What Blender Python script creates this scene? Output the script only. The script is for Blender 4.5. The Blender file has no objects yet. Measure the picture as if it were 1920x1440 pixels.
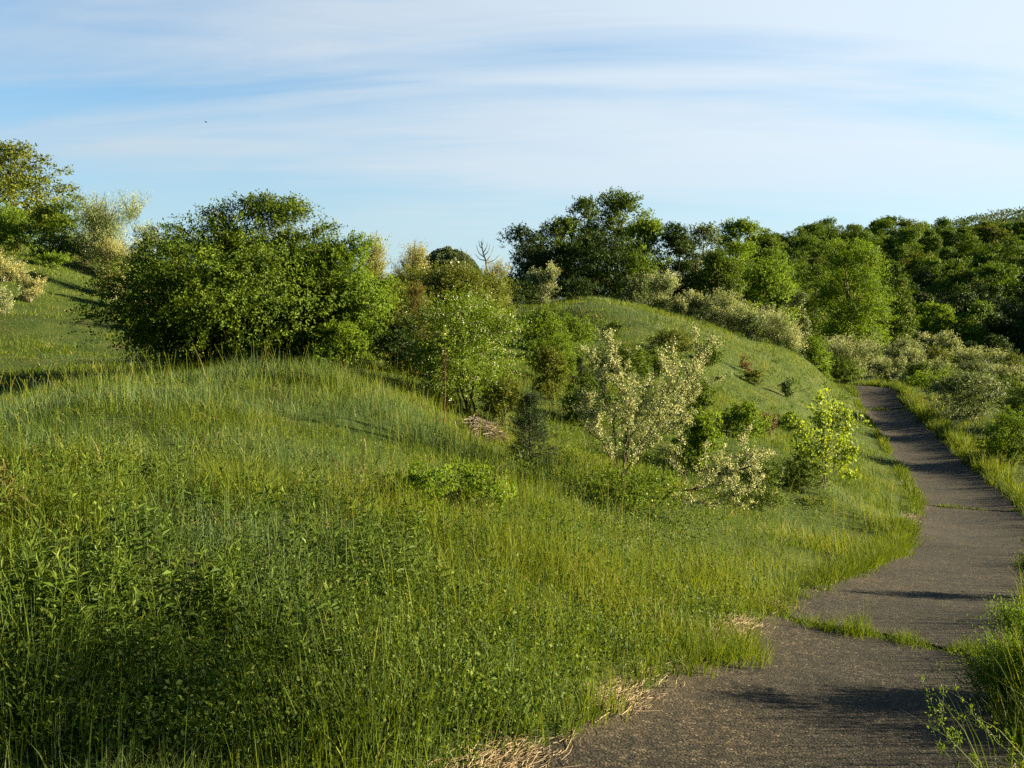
import bpy, math
import numpy as np
from mathutils import Vector

# ------------------------------------------------------------------ camera, sky, sun, exposure
scene = bpy.context.scene
COL = scene.collection
R = math.radians
F = 1732.0                     # focal length in photograph pixels (1920 wide)
EYE = np.array([0.0, 0.0, 1.6])
PITCH = math.atan((720 - 580) / F)
cp, sp = math.cos(PITCH), math.sin(PITCH)

cam_data = bpy.data.cameras.new("camera")
cam_data.sensor_width = 36.0
cam_data.lens = 36.0 * F / 1920.0
cam_data.clip_start = 0.05
cam_data.clip_end = 6000
cam = bpy.data.objects.new("camera", cam_data)
COL.objects.link(cam)
cam.location = EYE
cam.rotation_euler = (R(90) - PITCH, 0, 0)
scene.camera = cam

SUN_AZ, SUN_EL = R(85), R(16)
SUN = np.array([math.sin(SUN_AZ) * math.cos(SUN_EL), math.cos(SUN_AZ) * math.cos(SUN_EL), math.sin(SUN_EL)])
sun_data = bpy.data.lights.new("sun", 'SUN')
sun_data.energy = 5.0
sun_data.angle = R(0.5)
sun_data.color = (1.0, 0.87, 0.56)
sun = bpy.data.objects.new("sun", sun_data)
COL.objects.link(sun)
sun.rotation_euler = Vector(SUN).to_track_quat('Z', 'Y').to_euler()

world = bpy.data.worlds.new("World")
scene.world = world
world.use_nodes = True
nt = world.node_tree
for n in list(nt.nodes):
    nt.nodes.remove(n)
def WN(t, **k):
    n = nt.nodes.new(t)
    for a, b in k.items():
        setattr(n, a, b)
    return n
wl = nt.links.new
sky = WN('ShaderNodeTexSky', sky_type='NISHITA', sun_disc=False)
sky.sun_elevation = SUN_EL
sky.sun_rotation = SUN_AZ
sky.air_density = 1.0
sky.dust_density = 0.6
sky.ozone_density = 1.4
bg = WN('ShaderNodeBackground')
bg.inputs['Strength'].default_value = 0.05
wout = WN('ShaderNodeOutputWorld')
tc = WN('ShaderNodeTexCoord')
sep = WN('ShaderNodeSeparateXYZ'); wl(tc.outputs['Generated'], sep.inputs[0])
def wmath(op, a, b=None, c=None):
    n = WN('ShaderNodeMath', operation=op)
    for i, v in enumerate((a, b, c)):
        if v is None: continue
        if hasattr(v, 'is_linked'): wl(v, n.inputs[i])
        else: n.inputs[i].default_value = v
    return n.outputs[0]
zc = wmath('ADD', wmath('MAXIMUM', sep.outputs[2], 0.0), 0.10)
u = wmath('DIVIDE', sep.outputs[0], zc)
v = wmath('DIVIDE', sep.outputs[1], zc)
def cloud_noise(scale, su, sv, rot, detail, rough, dist, off):
    comb = WN('ShaderNodeCombineXYZ')
    wl(u, comb.inputs[0]); wl(v, comb.inputs[1]); comb.inputs[2].default_value = off
    mp = WN('ShaderNodeMapping')
    mp.inputs['Rotation'].default_value = (0, 0, rot)
    mp.inputs['Scale'].default_value = (su, sv, 1)
    mp.inputs['Location'].default_value = (off * 3.1, off * 1.7, 0)
    wl(comb.outputs[0], mp.inputs[0])
    nz = WN('ShaderNodeTexNoise')
    nz.inputs['Scale'].default_value = scale
    nz.inputs['Detail'].default_value = detail
    nz.inputs['Roughness'].default_value = rough
    nz.inputs['Distortion'].default_value = dist
    wl(mp.outputs[0], nz.inputs[0])
    return nz.outputs[0]
n1 = cloud_noise(1.0, 0.28, 0.80, R(-30), 5, 0.5, 0.9, 8.9)
n2 = cloud_noise(1.0, 0.8, 3.0, R(-20), 8, 0.56, 1.0, 1.7)
mixn = wmath('ADD', wmath('MULTIPLY', n1, 0.76), wmath('MULTIPLY', n2, 0.24))
mixn = wmath('ADD', mixn, wmath('MULTIPLY', sep.outputs[0], 0.13))
ramp = WN('ShaderNodeMapRange', interpolation_type='SMOOTHSTEP')
wl(mixn, ramp.inputs[0])
ramp.inputs[1].default_value = 0.32; ramp.inputs[2].default_value = 0.66
ramp.inputs[3].default_value = 0.0; ramp.inputs[4].default_value = 0.92
# thin cloud fades out towards the horizon
hz = WN('ShaderNodeMapRange', interpolation_type='SMOOTHSTEP')
wl(sep.outputs[2], hz.inputs[0])
hz.inputs[1].default_value = 0.05; hz.inputs[2].default_value = 0.17
hz.inputs[3].default_value = 0.25; hz.inputs[4].default_value = 1.0
# clouds only ahead of the camera, cleared overhead and behind to cut fill light
ah = WN('ShaderNodeMapRange', interpolation_type='SMOOTHSTEP'); wl(sep.outputs[1], ah.inputs[0])
ah.inputs[1].default_value = -0.25; ah.inputs[2].default_value = 0.35; ah.inputs[3].default_value = 0.0; ah.inputs[4].default_value = 1.0
ov = WN('ShaderNodeMapRange', interpolation_type='SMOOTHSTEP'); wl(sep.outputs[2], ov.inputs[0])
ov.inputs[1].default_value = 0.40; ov.inputs[2].default_value = 0.70; ov.inputs[3].default_value = 1.0; ov.inputs[4].default_value = 0.1
cfac = wmath('MULTIPLY', wmath('MULTIPLY', ramp.outputs[0], hz.outputs[0]), wmath('MULTIPLY', ah.outputs[0], ov.outputs[0]))
# cloud brightness: brighter towards the sun
dotn = WN('ShaderNodeVectorMath', operation='DOT_PRODUCT')
wl(tc.outputs['Generated'], dotn.inputs[0]); dotn.inputs[1].default_value = tuple(SUN)
cb = WN('ShaderNodeMapRange'); wl(dotn.outputs['Value'], cb.inputs[0])
cb.inputs[1].default_value = -0.5; cb.inputs[2].default_value = 0.75
cb.inputs[3].default_value = 2.85; cb.inputs[4].default_value = 4.2
ccol = WN('ShaderNodeVectorMath', operation='SCALE')
ccol.inputs[0].default_value = (0.85, 0.97, 1.07)
wl(cb.outputs[0], ccol.inputs['Scale'])
mixc = WN('ShaderNodeMix', data_type='RGBA')
wl(cfac, mixc.inputs[0]); wl(ccol.outputs[0], mixc.inputs[7])
# deeper, clearer blue ahead of the camera
blue = WN('ShaderNodeVectorMath', operation='MULTIPLY'); wl(sky.outputs[0], blue.inputs[0]); blue.inputs[1].default_value = (0.38, 0.72, 0.95)
# pale blue veil low over the horizon
veil = WN('ShaderNodeMapRange', interpolation_type='SMOOTHSTEP'); wl(sep.outputs[2], veil.inputs[0])
veil.inputs[1].default_value = 0.0; veil.inputs[2].default_value = 0.36; veil.inputs[3].default_value = 0.75; veil.inputs[4].default_value = 0.0
vcol = WN('ShaderNodeVectorMath', operation='SCALE'); vcol.inputs[0].default_value = (0.80, 0.96, 1.03)
wl(cb.outputs[0], vcol.inputs['Scale'])
mixv = WN('ShaderNodeMix', data_type='RGBA'); wl(veil.outputs[0], mixv.inputs[0]); wl(blue.outputs[0], mixv.inputs[6]); wl(vcol.outputs[0], mixv.inputs[7])
wl(mixv.outputs[2], mixc.inputs[6])
# sky dimmed and warmed behind the camera and partly overhead to cut fill light
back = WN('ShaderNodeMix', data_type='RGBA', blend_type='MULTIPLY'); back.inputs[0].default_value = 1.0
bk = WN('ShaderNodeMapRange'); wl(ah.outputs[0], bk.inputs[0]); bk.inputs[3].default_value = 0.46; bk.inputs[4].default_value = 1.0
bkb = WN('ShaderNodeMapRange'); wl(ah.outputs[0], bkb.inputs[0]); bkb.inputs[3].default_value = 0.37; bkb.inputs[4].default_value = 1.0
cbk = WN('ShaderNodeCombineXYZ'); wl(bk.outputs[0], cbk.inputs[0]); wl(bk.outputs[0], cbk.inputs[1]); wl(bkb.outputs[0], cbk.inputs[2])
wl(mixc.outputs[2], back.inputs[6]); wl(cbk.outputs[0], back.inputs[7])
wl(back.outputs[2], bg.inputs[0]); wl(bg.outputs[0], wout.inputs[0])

vs = scene.view_settings
vs.view_transform = 'Standard'; vs.look = 'None'; vs.exposure = 2.25; vs.gamma = 1.0
vs.use_curve_mapping = False
cy = scene.cycles
cy.use_denoising = False
cy.max_bounces = 6; cy.diffuse_bounces = 2; cy.glossy_bounces = 2; cy.transmission_bounces = 2
cy.transparent_max_bounces = 4
cy.caustics_reflective = False; cy.caustics_refractive = False

# ------------------------------------------------------------------ helpers: projection, noise, terrain
def at(px, py, Y):
    """the world point at forward distance Y under a photograph pixel"""
    xc = (px - 960) / F; yc = -(py - 720) / F
    d = np.array([xc, cp + yc * sp, -sp + yc * cp])
    return EYE + d * (Y / d[1])

def _hash(ix, iy, s):
    h = (ix.astype(np.int64) * 374761393 + iy.astype(np.int64) * 668265263 + s * 974634577) & 0x7fffffff
    h = ((h ^ (h >> 13)) * 1274126177) & 0x7fffffff
    return ((h ^ (h >> 16)) & 0xffff) / 65535.0
def vnoise(x, y, s=0):
    x = np.asarray(x, float); y = np.asarray(y, float)
    ix = np.floor(x); iy = np.floor(y); fx = x - ix; fy = y - iy
    fx = fx * fx * (3 - 2 * fx); fy = fy * fy * (3 - 2 * fy)
    a = _hash(ix, iy, s); b = _hash(ix + 1, iy, s); c = _hash(ix, iy + 1, s); d = _hash(ix + 1, iy + 1, s)
    return (a * (1 - fx) + b * fx) * (1 - fy) + (c * (1 - fx) + d * fx) * fy
def fbm(x, y, s=0, o=3):
    r = 0; a = 0.5; t = 0
    for k in range(o):
        r = r + a * vnoise(x * 2 ** k, y * 2 ** k, s + k * 17); t += a; a *= 0.5
    return r / t

# path centre line (x, y, z)
PC = np.array([(-6.2, -9.5, 0.75), (-3.6, -4.5, 0.45), (-1.35, 0, 0.0), (1.0, 3.82, -0.5), (3.04, 7.4, -1.05), (6.32, 13, -1.85), (9.5, 19, -2.52),
               (12.2, 27, -2.72), (15.5, 38.5, -2.40), (16.75, 43.5, -2.10), (16.3, 51, -2.9), (12.5, 58, -4.0), (5, 66, -5.0)])
def catmull(P, step):
    out = []
    for i in range(1, len(P) - 2):
        a, b, c, d = P[i - 1], P[i], P[i + 1], P[i + 2]
        n = max(2, int(np.linalg.norm(c - b) / step))
        for t in np.linspace(0, 1, n, endpoint=False):
            out.append(0.5 * ((2 * b) + (-a + c) * t + (2 * a - 5 * b + 4 * c - d) * t * t + (-a + 3 * b - 3 * c + d) * t ** 3))
    out.append(P[-2])
    return np.array(out)
PL = catmull(PC, 0.15)
PT = np.gradient(PL[:, :2], axis=0); PT /= np.linalg.norm(PT, axis=1)[:, None]
PN = np.stack([PT[:, 1], -PT[:, 0]], 1)          # to the right of the path
PS = np.concatenate([[0], np.cumsum(np.linalg.norm(np.diff(PL[:, :2], axis=0), axis=1))])
HALF = 0.95
def path_lateral(x, y):
    """signed distance to the path centre (right positive) and arc position"""
    x = np.atleast_1d(x); y = np.atleast_1d(y)
    s = np.full(len(x), 99.0); arc = np.zeros(len(x))
    near = np.where((x > -14) & (x < 32) & (y > -16) & (y < 72))[0]
    P2 = PL[:, :2]
    for k in range(0, len(near), 20000):
        i = near[k:k + 20000]
        d2 = (x[i, None] - P2[None, :, 0]) ** 2 + (y[i, None] - P2[None, :, 1]) ** 2
        j = d2.argmin(1)
        dx = x[i] - P2[j, 0]; dy = y[i] - P2[j, 1]
        lat = dx * PN[j, 0] + dy * PN[j, 1]
        dist = np.sqrt(d2[np.arange(len(i)), j])
        s[i] = np.where(lat < 0, -dist, dist); arc[i] = PS[j]
    return s, arc

CTRL = []
for i in range(0, len(PL), 14):
    for o in (-1.0, 1.0):
        CTRL.append((PL[i, 0] + PN[i, 0] * o, PL[i, 1] + PN[i, 1] * o, PL[i, 2]))
def C(px, py, Y):
    CTRL.append(tuple(at(px, py, Y)))
for x, y, z in [(-2.5, 3.5, .02), (-4, 6, .18), (-1, 5.5, -.05), (-6.5, 3, .2), (-9, 8, .2), (-3, 9, .28), (-5.5, 14, .38), (-8, 13.5, .10), (-2.2, 14, .36), (-10, 14, -.10), (-14, 13, -.1),
                (-11, 0, .3), (-7, -8, .7), (3, -6, -.6), (6, 0, -1.2), (8, 4, -1.7), (12, 8, -2.3), (14, 14, -2.75), (18, 20, -3.0), (24, 14, -3.6), (26, 28, -3.2), (40, 10, -4), (22, 36, -2.9), (30, 45, -3.2),
                (-7, 19, 0.25), (-12, 18, .0), (-2, 19, .3), (-18, 17, -.6), (-30, 18, 1.5), (15, -10, -2), (-25, -10, 1.5), (40, -20, -3)]:
    CTRL.append((x, y, z))
C(1000, 1020, 7.5); C(1150, 1050, 8.0); C(1400, 1010, 11); C(1600, 1000, 14.5); C(850, 790, 14.5); C(1000, 885, 13); C(1160, 925, 11.5)
C(1560, 925, 16); C(1100, 740, 20); C(1300, 815, 18.5); C(1450, 845, 20); C(1200, 665, 28); C(1400, 712, 30); C(1500, 780, 27); C(1550, 728, 36)
C(1000, 618, 32); C(1130, 563, 38); C(1060, 572, 37); C(1300, 604, 40); C(1420, 640, 41); C(1500, 668, 42); C(1600, 722, 44); C(940, 575, 38)
C(800, 585, 34); C(640, 590, 34); C(400, 600, 32)
# beyond the crest and on the left hill
C(0, 478, 40); C(60, 490, 39); C(120, 520, 37); C(170, 575, 33); C(100, 600, 29); C(0, 600, 29); C(190, 660, 25); C(0, 668, 23); C(-200, 480, 38); C(-150, 640, 25)
C(200, 530, 40); C(300, 545, 42); C(-400, 440, 45)
for x, y, z in [(0, 48, 1.5), (4, 60, 1.6), (12, 65, -.4), (16, 70, -1.4), (22, 60, -3.0), (29, 75, -3.2), (20, 85, -3), (35, 60, -3.3), (45, 75, -3.6), (40, 100, -4), (60, 110, -4.2), (-10, 70, 2), (-30, 60, 5.5), (-45, 60, 7),
                (0, 110, -1), (-60, 110, 6), (55, 150, -3.5), (80, 155, -3), (40, 160, -3.5), (66, 200, 5), (95, 200, 6), (60, 250, 13.5), (95, 270, 18), (120, 290, 18.5), (150, 280, 16.5), (165, 300, 16.5),
                (105, 300, 20.5), (88, 310, 17), (75, 340, 12), (110, 400, 8), (200, 330, 15), (110, 130, 3), (130, 120, 9), (150, 130, 14), (140, 170, 8), (200, 220, 8), (230, 150, 2), (300, 250, 4), (330, 120, -4), (500, 100, -6), (500, 300, -4), (800, 300, -8), (0, 250, -4), (-100, 250, -2), (0, 500, -8),
                (-400, 400, -5), (300, 600, 0), (-900, 1000, -10), (0, 1400, -12), (900, 1000, -10), (1400, 0, -12), (-1400, 0, -10), (0, -1400, -12), (300, 0, -3), (-300, 0, 8), (0, -300, -4), (80, 40, -4), (120, 60, -2)]:
    CTRL.append((x, y, z))
CTRL = np.array(CTRL)
WA = 14.0
def warp(x): return np.arcsinh(np.asarray(x) / WA)
cx, cyy = warp(CTRL[:, 0]), warp(CTRL[:, 1])
def tps_u(r2):
    return np.where(r2 > 1e-12, r2 * np.log(np.maximum(r2, 1e-12)), 0)
M = len(CTRL)
K = tps_u((cx[:, None] - cx[None]) ** 2 + (cyy[:, None] - cyy[None]) ** 2) + np.eye(M) * 0.0015
Pm = np.stack([np.ones(M), cx, cyy], 1)
A = np.zeros((M + 3, M + 3)); A[:M, :M] = K; A[:M, M:] = Pm; A[M:, :M] = Pm.T
TW = np.linalg.solve(A, np.concatenate([CTRL[:, 2], np.zeros(3)]))
def height(x, y, rough=True):
    x = np.atleast_1d(np.asarray(x, float)); y = np.atleast_1d(np.asarray(y, float))
    wx, wy = warp(x), warp(y)
    out = np.empty(len(x))
    for k in range(0, len(x), 20000):
        sl = slice(k, k + 20000)
        U = tps_u((wx[sl, None] - cx[None]) ** 2 + (wy[sl, None] - cyy[None]) ** 2)
        out[sl] = U @ TW[:M] + TW[M] + TW[M + 1] * wx[sl] + TW[M + 2] * wy[sl]
    if rough:
        s, _ = path_lateral(x, y)
        w = np.clip((np.abs(s) - 1.1) / 2.0, 0, 1)
        out += w * ((fbm(x / 2.6, y / 2.6, 5) - .5) * .34 + (fbm(x / 9, y / 9, 9) - .5) * .35)
    return out
def h1(x, y): return float(height([x], [y])[0])
_YS = np.geomspace(2.2, 200, 220)
def ground_hit(px, py):
    """where the view ray under pixels meets the ground (n,3); nan when it meets none"""
    px = np.atleast_1d(np.asarray(px, float)); py = np.atleast_1d(np.asarray(py, float))
    xc = (px - 960) / F; yc = -(py - 720) / F
    d = np.stack([xc, cp + yc * sp, -sp + yc * cp], 1); d /= d[:, 1:2]
    res = np.full((len(px), 3), np.nan)
    X = d[:, 0, None] * _YS[None]; Z = EYE[2] + d[:, 2, None] * _YS[None]
    Hh = height(X.ravel(), np.broadcast_to(_YS, X.shape).ravel()).reshape(X.shape)
    below = Z < Hh
    has = below.any(1); j = below.argmax(1)
    for i in np.where(has)[0]:
        k = j[i]
        if k == 0: y = _YS[0]
        else:
            g0 = Z[i, k - 1] - Hh[i, k - 1]; g1 = Z[i, k] - Hh[i, k]
            y = _YS[k - 1] + (_YS[k] - _YS[k - 1]) * g0 / (g0 - g1)
        res[i] = EYE + d[i] * y
    return res

# ------------------------------------------------------------------ helpers: meshes
class MB:
    """collects polygons and links them as ONE mesh object"""
    def __init__(self):
        self.v = []; self.f = []; self.t = []; self.m = []; self.n = 0
    def add(self, verts, faces, tint=0.5, mat=0):
        verts = np.asarray(verts, np.float32).reshape(-1, 3); faces = np.asarray(faces, np.int64)
        self.v.append(verts); self.f.append(faces + self.n)
        self.t.append(np.broadcast_to(np.asarray(tint, np.float32), (len(verts),)))
        self.m.append(np.full(len(faces), mat, np.int32))
        self.n += len(verts)
    def mesh(self, name, mats, smooth=False):
        me = bpy.data.meshes.new(name)
        V = np.concatenate(self.v)
        me.vertices.add(len(V)); me.vertices.foreach_set('co', V.ravel())
        tot = np.concatenate([np.full(len(f), f.shape[1], np.int32) for f in self.f])
        loops = np.concatenate([f.ravel() for f in self.f]).astype(np.int32)
        me.loops.add(len(loops)); me.loops.foreach_set('vertex_index', loops)
        me.polygons.add(len(tot))
        st = np.concatenate([[0], np.cumsum(tot)[:-1]]).astype(np.int32)
        me.polygons.foreach_set('loop_start', st)
        me.polygons.foreach_set('material_index', np.concatenate(self.m))
        me.polygons.foreach_set('use_smooth', np.full(len(tot), smooth, bool))
        at_ = me.attributes.new('tint', 'FLOAT', 'POINT')
        at_.data.foreach_set('value', np.concatenate(self.t))
        for m in (mats if isinstance(mats, (list, tuple)) else [mats]):
            me.materials.append(m)
        me.update(calc_edges=True)
        return me
    def build(self, name, mats, parent=None, smooth=False):
        o = bpy.data.objects.new(name, self.mesh(name, mats, smooth))
        COL.objects.link(o)
        if parent is not None: o.parent = parent
        return o

def norm(a):
    return a / np.maximum(np.linalg.norm(a, axis=-1, keepdims=True), 1e-9)

LEAF5 = (np.array([(0, 0, 0), (.45, -.5, .06), (.45, 0, -.06), (.45, .5, .06), (1, 0, -.14)]), np.array([(0, 1, 2), (0, 2, 3), (1, 4, 2), (2, 4, 3)]))
LEAF4 = (np.array([(0, 0, 0), (.5, -.5, .05), (1, 0, -.08), (.5, .5, .05)]), np.array([(0, 1, 2, 3)]))
LEAF6 = (np.array([(0, 0, 0), (.28, -.5, .03), (.7, -.36, .0), (1.05, 0, -.08), (.7, .36, 0), (.28, .5, .03)]), np.array([(0, 1, 2, 3), (0, 3, 4, 5)]))
def leaves(mb, P, D, Nn, L, Wd, tint, tpl=LEAF4, mat=0):
    """one leaf per row: foot P, axis D, rough normal Nn, length L, width Wd"""
    D = norm(D); S = norm(np.cross(D, Nn)); Z = np.cross(S, D)
    tv, tf = tpl
    L = np.broadcast_to(L, (len(P),))[:, None, None]; Wd = np.broadcast_to(Wd, (len(P),))[:, None, None]
    V = P[:, None] + tv[None, :, 0:1] * L * D[:, None] + tv[None, :, 1:2] * Wd * S[:, None] + tv[None, :, 2:3] * L * Z[:, None]
    n, k = len(P), len(tv)
    Fc = (np.arange(n)[:, None, None] * k + tf[None]).reshape(-1, tf.shape[1])
    mb.add(V.reshape(-1, 3), Fc, np.repeat(np.broadcast_to(tint, (n,)), k), mat)

def tubes(mb, PP, RR, sides=5, tint=0.5, mat=0, link=False):
    """PP (S,m,3) polylines, RR (S,m) radii"""
    PP = np.asarray(PP, float); RR = np.asarray(RR, float)
    S, m, _ = PP.shape
    T = norm(np.gradient(PP, axis=1))
    ref = np.where(np.abs(T[:, :, 2:3]) > .9, np.array([1., 0, 0]), np.array([0, 0, 1.]))
    U = norm(np.cross(T, ref)); Wv = np.cross(T, U)
    a = np.arange(sides) / sides * 2 * np.pi
    V = PP[:, :, None] + RR[:, :, None, None] * (np.cos(a)[None, None, :, None] * U[:, :, None] + np.sin(a)[None, None, :, None] * Wv[:, :, None])
    idx = np.arange(S * m * sides).reshape(S, m, sides)
    q = np.stack([idx[:, :-1], np.roll(idx, -1, 2)[:, :-1], np.roll(idx, -1, 2)[:, 1:], idx[:, 1:]], -1).reshape(-1, 4)
    tt = np.repeat(np.broadcast_to(tint, (S,)), m * sides)
    mb.add(V.reshape(-1, 3), q, tt, mat)
    if link and S > 1:                          # the foot of every limb is joined to the nearest earlier one
        fl = V.reshape(-1, 3); tri = []
        for s_ in range(1, S):
            ring = idx[s_, 0]; e = s_ * m * sides
            k = ((fl[:e] - PP[s_, 0]) ** 2).sum(1).argmin()
            tri.append((ring[0] + mb.n - S * m * sides, ring[1] + mb.n - S * m * sides, k + mb.n - S * m * sides))
        mb.f.append(np.array(tri, np.int64)); mb.m.append(np.full(len(tri), mat, np.int32))

def smooth_line(P, m):
    P = np.asarray(P, float)
    if len(P) == 2:
        t = np.linspace(0, 1, m)[:, None]; return P[0] * (1 - t) + P[1] * t
    Q = np.vstack([2 * P[0] - P[1], P, 2 * P[-1] - P[-2]])
    out = catmull_n(Q, m)
    return out
def catmull_n(Q, m):
    n = len(Q) - 3
    tt = np.linspace(0, n - 1e-6, m); i = tt.astype(int); t = (tt - i)[:, None]
    a, b, c, d = Q[i], Q[i + 1], Q[i + 2], Q[i + 3]
    return 0.5 * ((2 * b) + (-a + c) * t + (2 * a - 5 * b + 4 * c - d) * t * t + (-a + 3 * b - 3 * c + d) * t ** 3)

def tag(o, label=None, cat=None, group=None, kind=None):
    if label: o['label'] = label
    if cat: o['category'] = cat
    if group: o['group'] = group
    if kind: o['kind'] = kind
    return o
def thing(name, label, cat, loc, group=None):
    o = bpy.data.objects.new(name, None)
    o.empty_display_size = 0.3
    COL.objects.link(o); o.location = tuple(loc)
    return tag(o, label, cat, group)
def copy_thing(root, loc, rz=0, sc=1.0, label=None):
    r = root.copy(); COL.objects.link(r)
    r.location = tuple(loc); r.rotation_euler = (0, 0, rz)
    r.scale = (sc, sc, sc) if np.isscalar(sc) else sc
    if label: r['label'] = label
    for ch in [c for c in COL.objects if c.parent == root]:
        c = ch.copy(); COL.objects.link(c); c.parent = r
    return r

# ------------------------------------------------------------------ materials
def new_mat(name):
    m = bpy.data.materials.new(name); m.use_nodes = True
    t = m.node_tree
    for n in list(t.nodes): t.nodes.remove(n)
    return m, t
def ramp_node(t, stops):
    r = t.nodes.new('ShaderNodeValToRGB')
    e = r.color_ramp.elements
    while len(e) > 1: e.remove(e[-1])
    e[0].position = stops[0][0]; e[0].color = (*stops[0][1], 1)
    for p, c in stops[1:]:
        x = e.new(p); x.color = (*c, 1)
    return r
def leaf_mat(name, stops, trans=0.35, rough=0.5, spec=0.3, tmul=(1.25, 1.2, 0.55)):
    m, t = new_mat(name); L = t.links.new
    a = t.nodes.new('ShaderNodeAttribute'); a.attribute_name = 'tint'
    r = ramp_node(t, stops); L(a.outputs['Fac'], r.inputs[0])
    p = t.nodes.new('ShaderNodeBsdfPrincipled')
    p.inputs['Roughness'].default_value = rough
    p.inputs['Specular IOR Level'].default_value = spec
    L(r.outputs[0], p.inputs['Base Color'])
    tr = t.nodes.new('ShaderNodeBsdfTranslucent')
    mul = t.nodes.new('ShaderNodeMix'); mul.data_type = 'RGBA'; mul.blend_type = 'MULTIPLY'
    mul.inputs[0].default_value = 1; mul.inputs[7].default_value = (*tmul, 1)
    mul.clamp_result = False
    L(r.outputs[0], mul.inputs[6]); L(mul.outputs[2], tr.inputs['Color'])
    mx = t.nodes.new('ShaderNodeMixShader'); mx.inputs[0].default_value = trans
    L(p.outputs[0], mx.inputs[1]); L(tr.outputs[0], mx.inputs[2])
    o = t.nodes.new('ShaderNodeOutputMaterial'); L(mx.outputs[0], o.inputs[0])
    return m
def bark_mat(name, c1, c2, scale=12):
    m, t = new_mat(name); L = t.links.new
    co = t.nodes.new('ShaderNodeTexCoord')
    mp = t.nodes.new('ShaderNodeMapping'); mp.inputs['Scale'].default_value = (1, 1, .25); L(co.outputs['Object'], mp.inputs[0])
    n = t.nodes.new('ShaderNodeTexNoise'); n.inputs['Scale'].default_value = scale; n.inputs['Detail'].default_value = 5
    L(mp.outputs[0], n.inputs[0])
    r = ramp_node(t, [(.35, c1), (.65, c2)]); L(n.outputs[0], r.inputs[0])
    p = t.nodes.new('ShaderNodeBsdfPrincipled'); p.inputs['Roughness'].default_value = .85
    p.inputs['Specular IOR Level'].default_value = .2
    L(r.outputs[0], p.inputs['Base Color'])
    b = t.nodes.new('ShaderNodeBump'); b.inputs['Strength'].default_value = .5; L(n.outputs[0], b.inputs['Height']); L(b.outputs[0], p.inputs['Normal'])
    o = t.nodes.new('ShaderNodeOutputMaterial'); L(p.outputs[0], o.inputs[0])
    return m

MAT = {}
MAT['grass'] = leaf_mat('grass_blades', [(0, (.036, .062, .007)), (.35, (.082, .119, .011)), (.65, (.146, .176, .017)), (.86, (.20, .21, .032)), (.93, (.26, .21, .08)), (1, (.40, .32, .16))], .36, .6, .1)
MAT['greygrass'] = leaf_mat('grass_grey_green', [(0, (.045, .078, .026)), (.5, (.095, .142, .048)), (.86, (.19, .22, .09)), (.93, (.27, .22, .10)), (1, (.40, .33, .18))], .36, .6, .1, (1.2, 1.15, .7))
MAT['weed'] = leaf_mat('weed_leaves', [(0, (.038, .070, .010)), (.6, (.080, .125, .017)), (1, (.17, .21, .036))], .34, .55, .12)
MAT['straw'] = leaf_mat('dry_straw', [(0, (.09, .055, .026)), (.5, (.23, .155, .08)), (1, (.48, .38, .23))], .12, .6, .3, (1, .9, .7))
MAT['green'] = leaf_mat('leaf_green', [(0, (.033, .064, .006)), (.5, (.078, .124, .009)), (1, (.152, .192, .016))], .27, .6, .12)
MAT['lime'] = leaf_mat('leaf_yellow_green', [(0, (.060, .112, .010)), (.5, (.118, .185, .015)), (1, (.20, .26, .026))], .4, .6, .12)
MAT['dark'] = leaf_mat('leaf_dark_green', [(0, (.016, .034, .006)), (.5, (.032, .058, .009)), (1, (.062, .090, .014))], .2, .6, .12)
MAT['olive'] = leaf_mat('leaf_olive_brown', [(0, (.045, .066, .010)), (.5, (.100, .125, .017)), (1, (.18, .185, .030))], .33, .6, .12)
MAT['pale'] = leaf_mat('leaf_pale_silver', [(0, (.062, .104, .024)), (.42, (.165, .21, .072)), (.75, (.34, .37, .17)), (1, (.54, .54, .32))], .3, .5, .25, (1.1, 1.05, .7))
MAT['gold'] = leaf_mat('leaf_pale_gold', [(0, (.11, .145, .032)), (.45, (.26, .27, .085)), (1, (.50, .45, .20))], .35, .5, .25, (1.1, 1.0, .65))
MAT['grey'] = leaf_mat('leaf_grey_green', [(0, (.050, .075, .028)), (.5, (.10, .135, .05)), (1, (.20, .22, .10))], .3, .5, .25)
MAT['cedar'] = leaf_mat('needles_dark', [(0, (.016, .034, .012)), (.6, (.032, .058, .018)), (1, (.075, .085, .024))], .12, .6, .2)
MAT['rust'] = leaf_mat('needles_rusty', [(0, (.035, .06, .012)), (.5, (.11, .11, .022)), (1, (.30, .15, .04))], .25, .6, .2)
MAT['red'] = leaf_mat('leaf_red', [(0, (.06, .05, .012)), (1, (.15, .06, .022))], .35, .5, .3, (1.2, .8, .7))
MAT['stalkhead'] = leaf_mat('seed_capsule_brown', [(0, (.07, .035, .02)), (1, (.17, .085, .045))], .1, .7, .1, (1, .8, .7))
MAT['poplar'] = leaf_mat('leaf_bright_yellow_green', [(0, (.11, .18, .015)), (.6, (.22, .29, .025)), (1, (.36, .39, .05))], .42, .5, .2)
MAT['white'] = leaf_mat('petal_white', [(0, (.55, .53, .36)), (1, (.80, .78, .62))], .3, .5, .2, (1, 1, .85))
MAT['cream'] = leaf_mat('petal_cream', [(0, (.26, .31, .10)), (.5, (.50, .51, .26)), (1, (.76, .73, .48))], .3, .5, .2, (1, .95, .7))
MAT['puff'] = leaf_mat('seed_head_white', [(0, (.6, .6, .58)), (1, (.8, .8, .78))], .4, .7, .1, (1, 1, 1))
MAT['forest'] = leaf_mat('leaf_forest', [(0, (.034, .070, .007)), (.5, (.085, .142, .012)), (1, (.16, .21, .019))], .25, .6, .12)
MAT['far'] = leaf_mat('leaf_far_wood', [(0, (.055, .085, .034)), (1, (.10, .135, .055))], .2, .6, .1)  # paler, greyer leaf colour stands in for haze on the far woods
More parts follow.
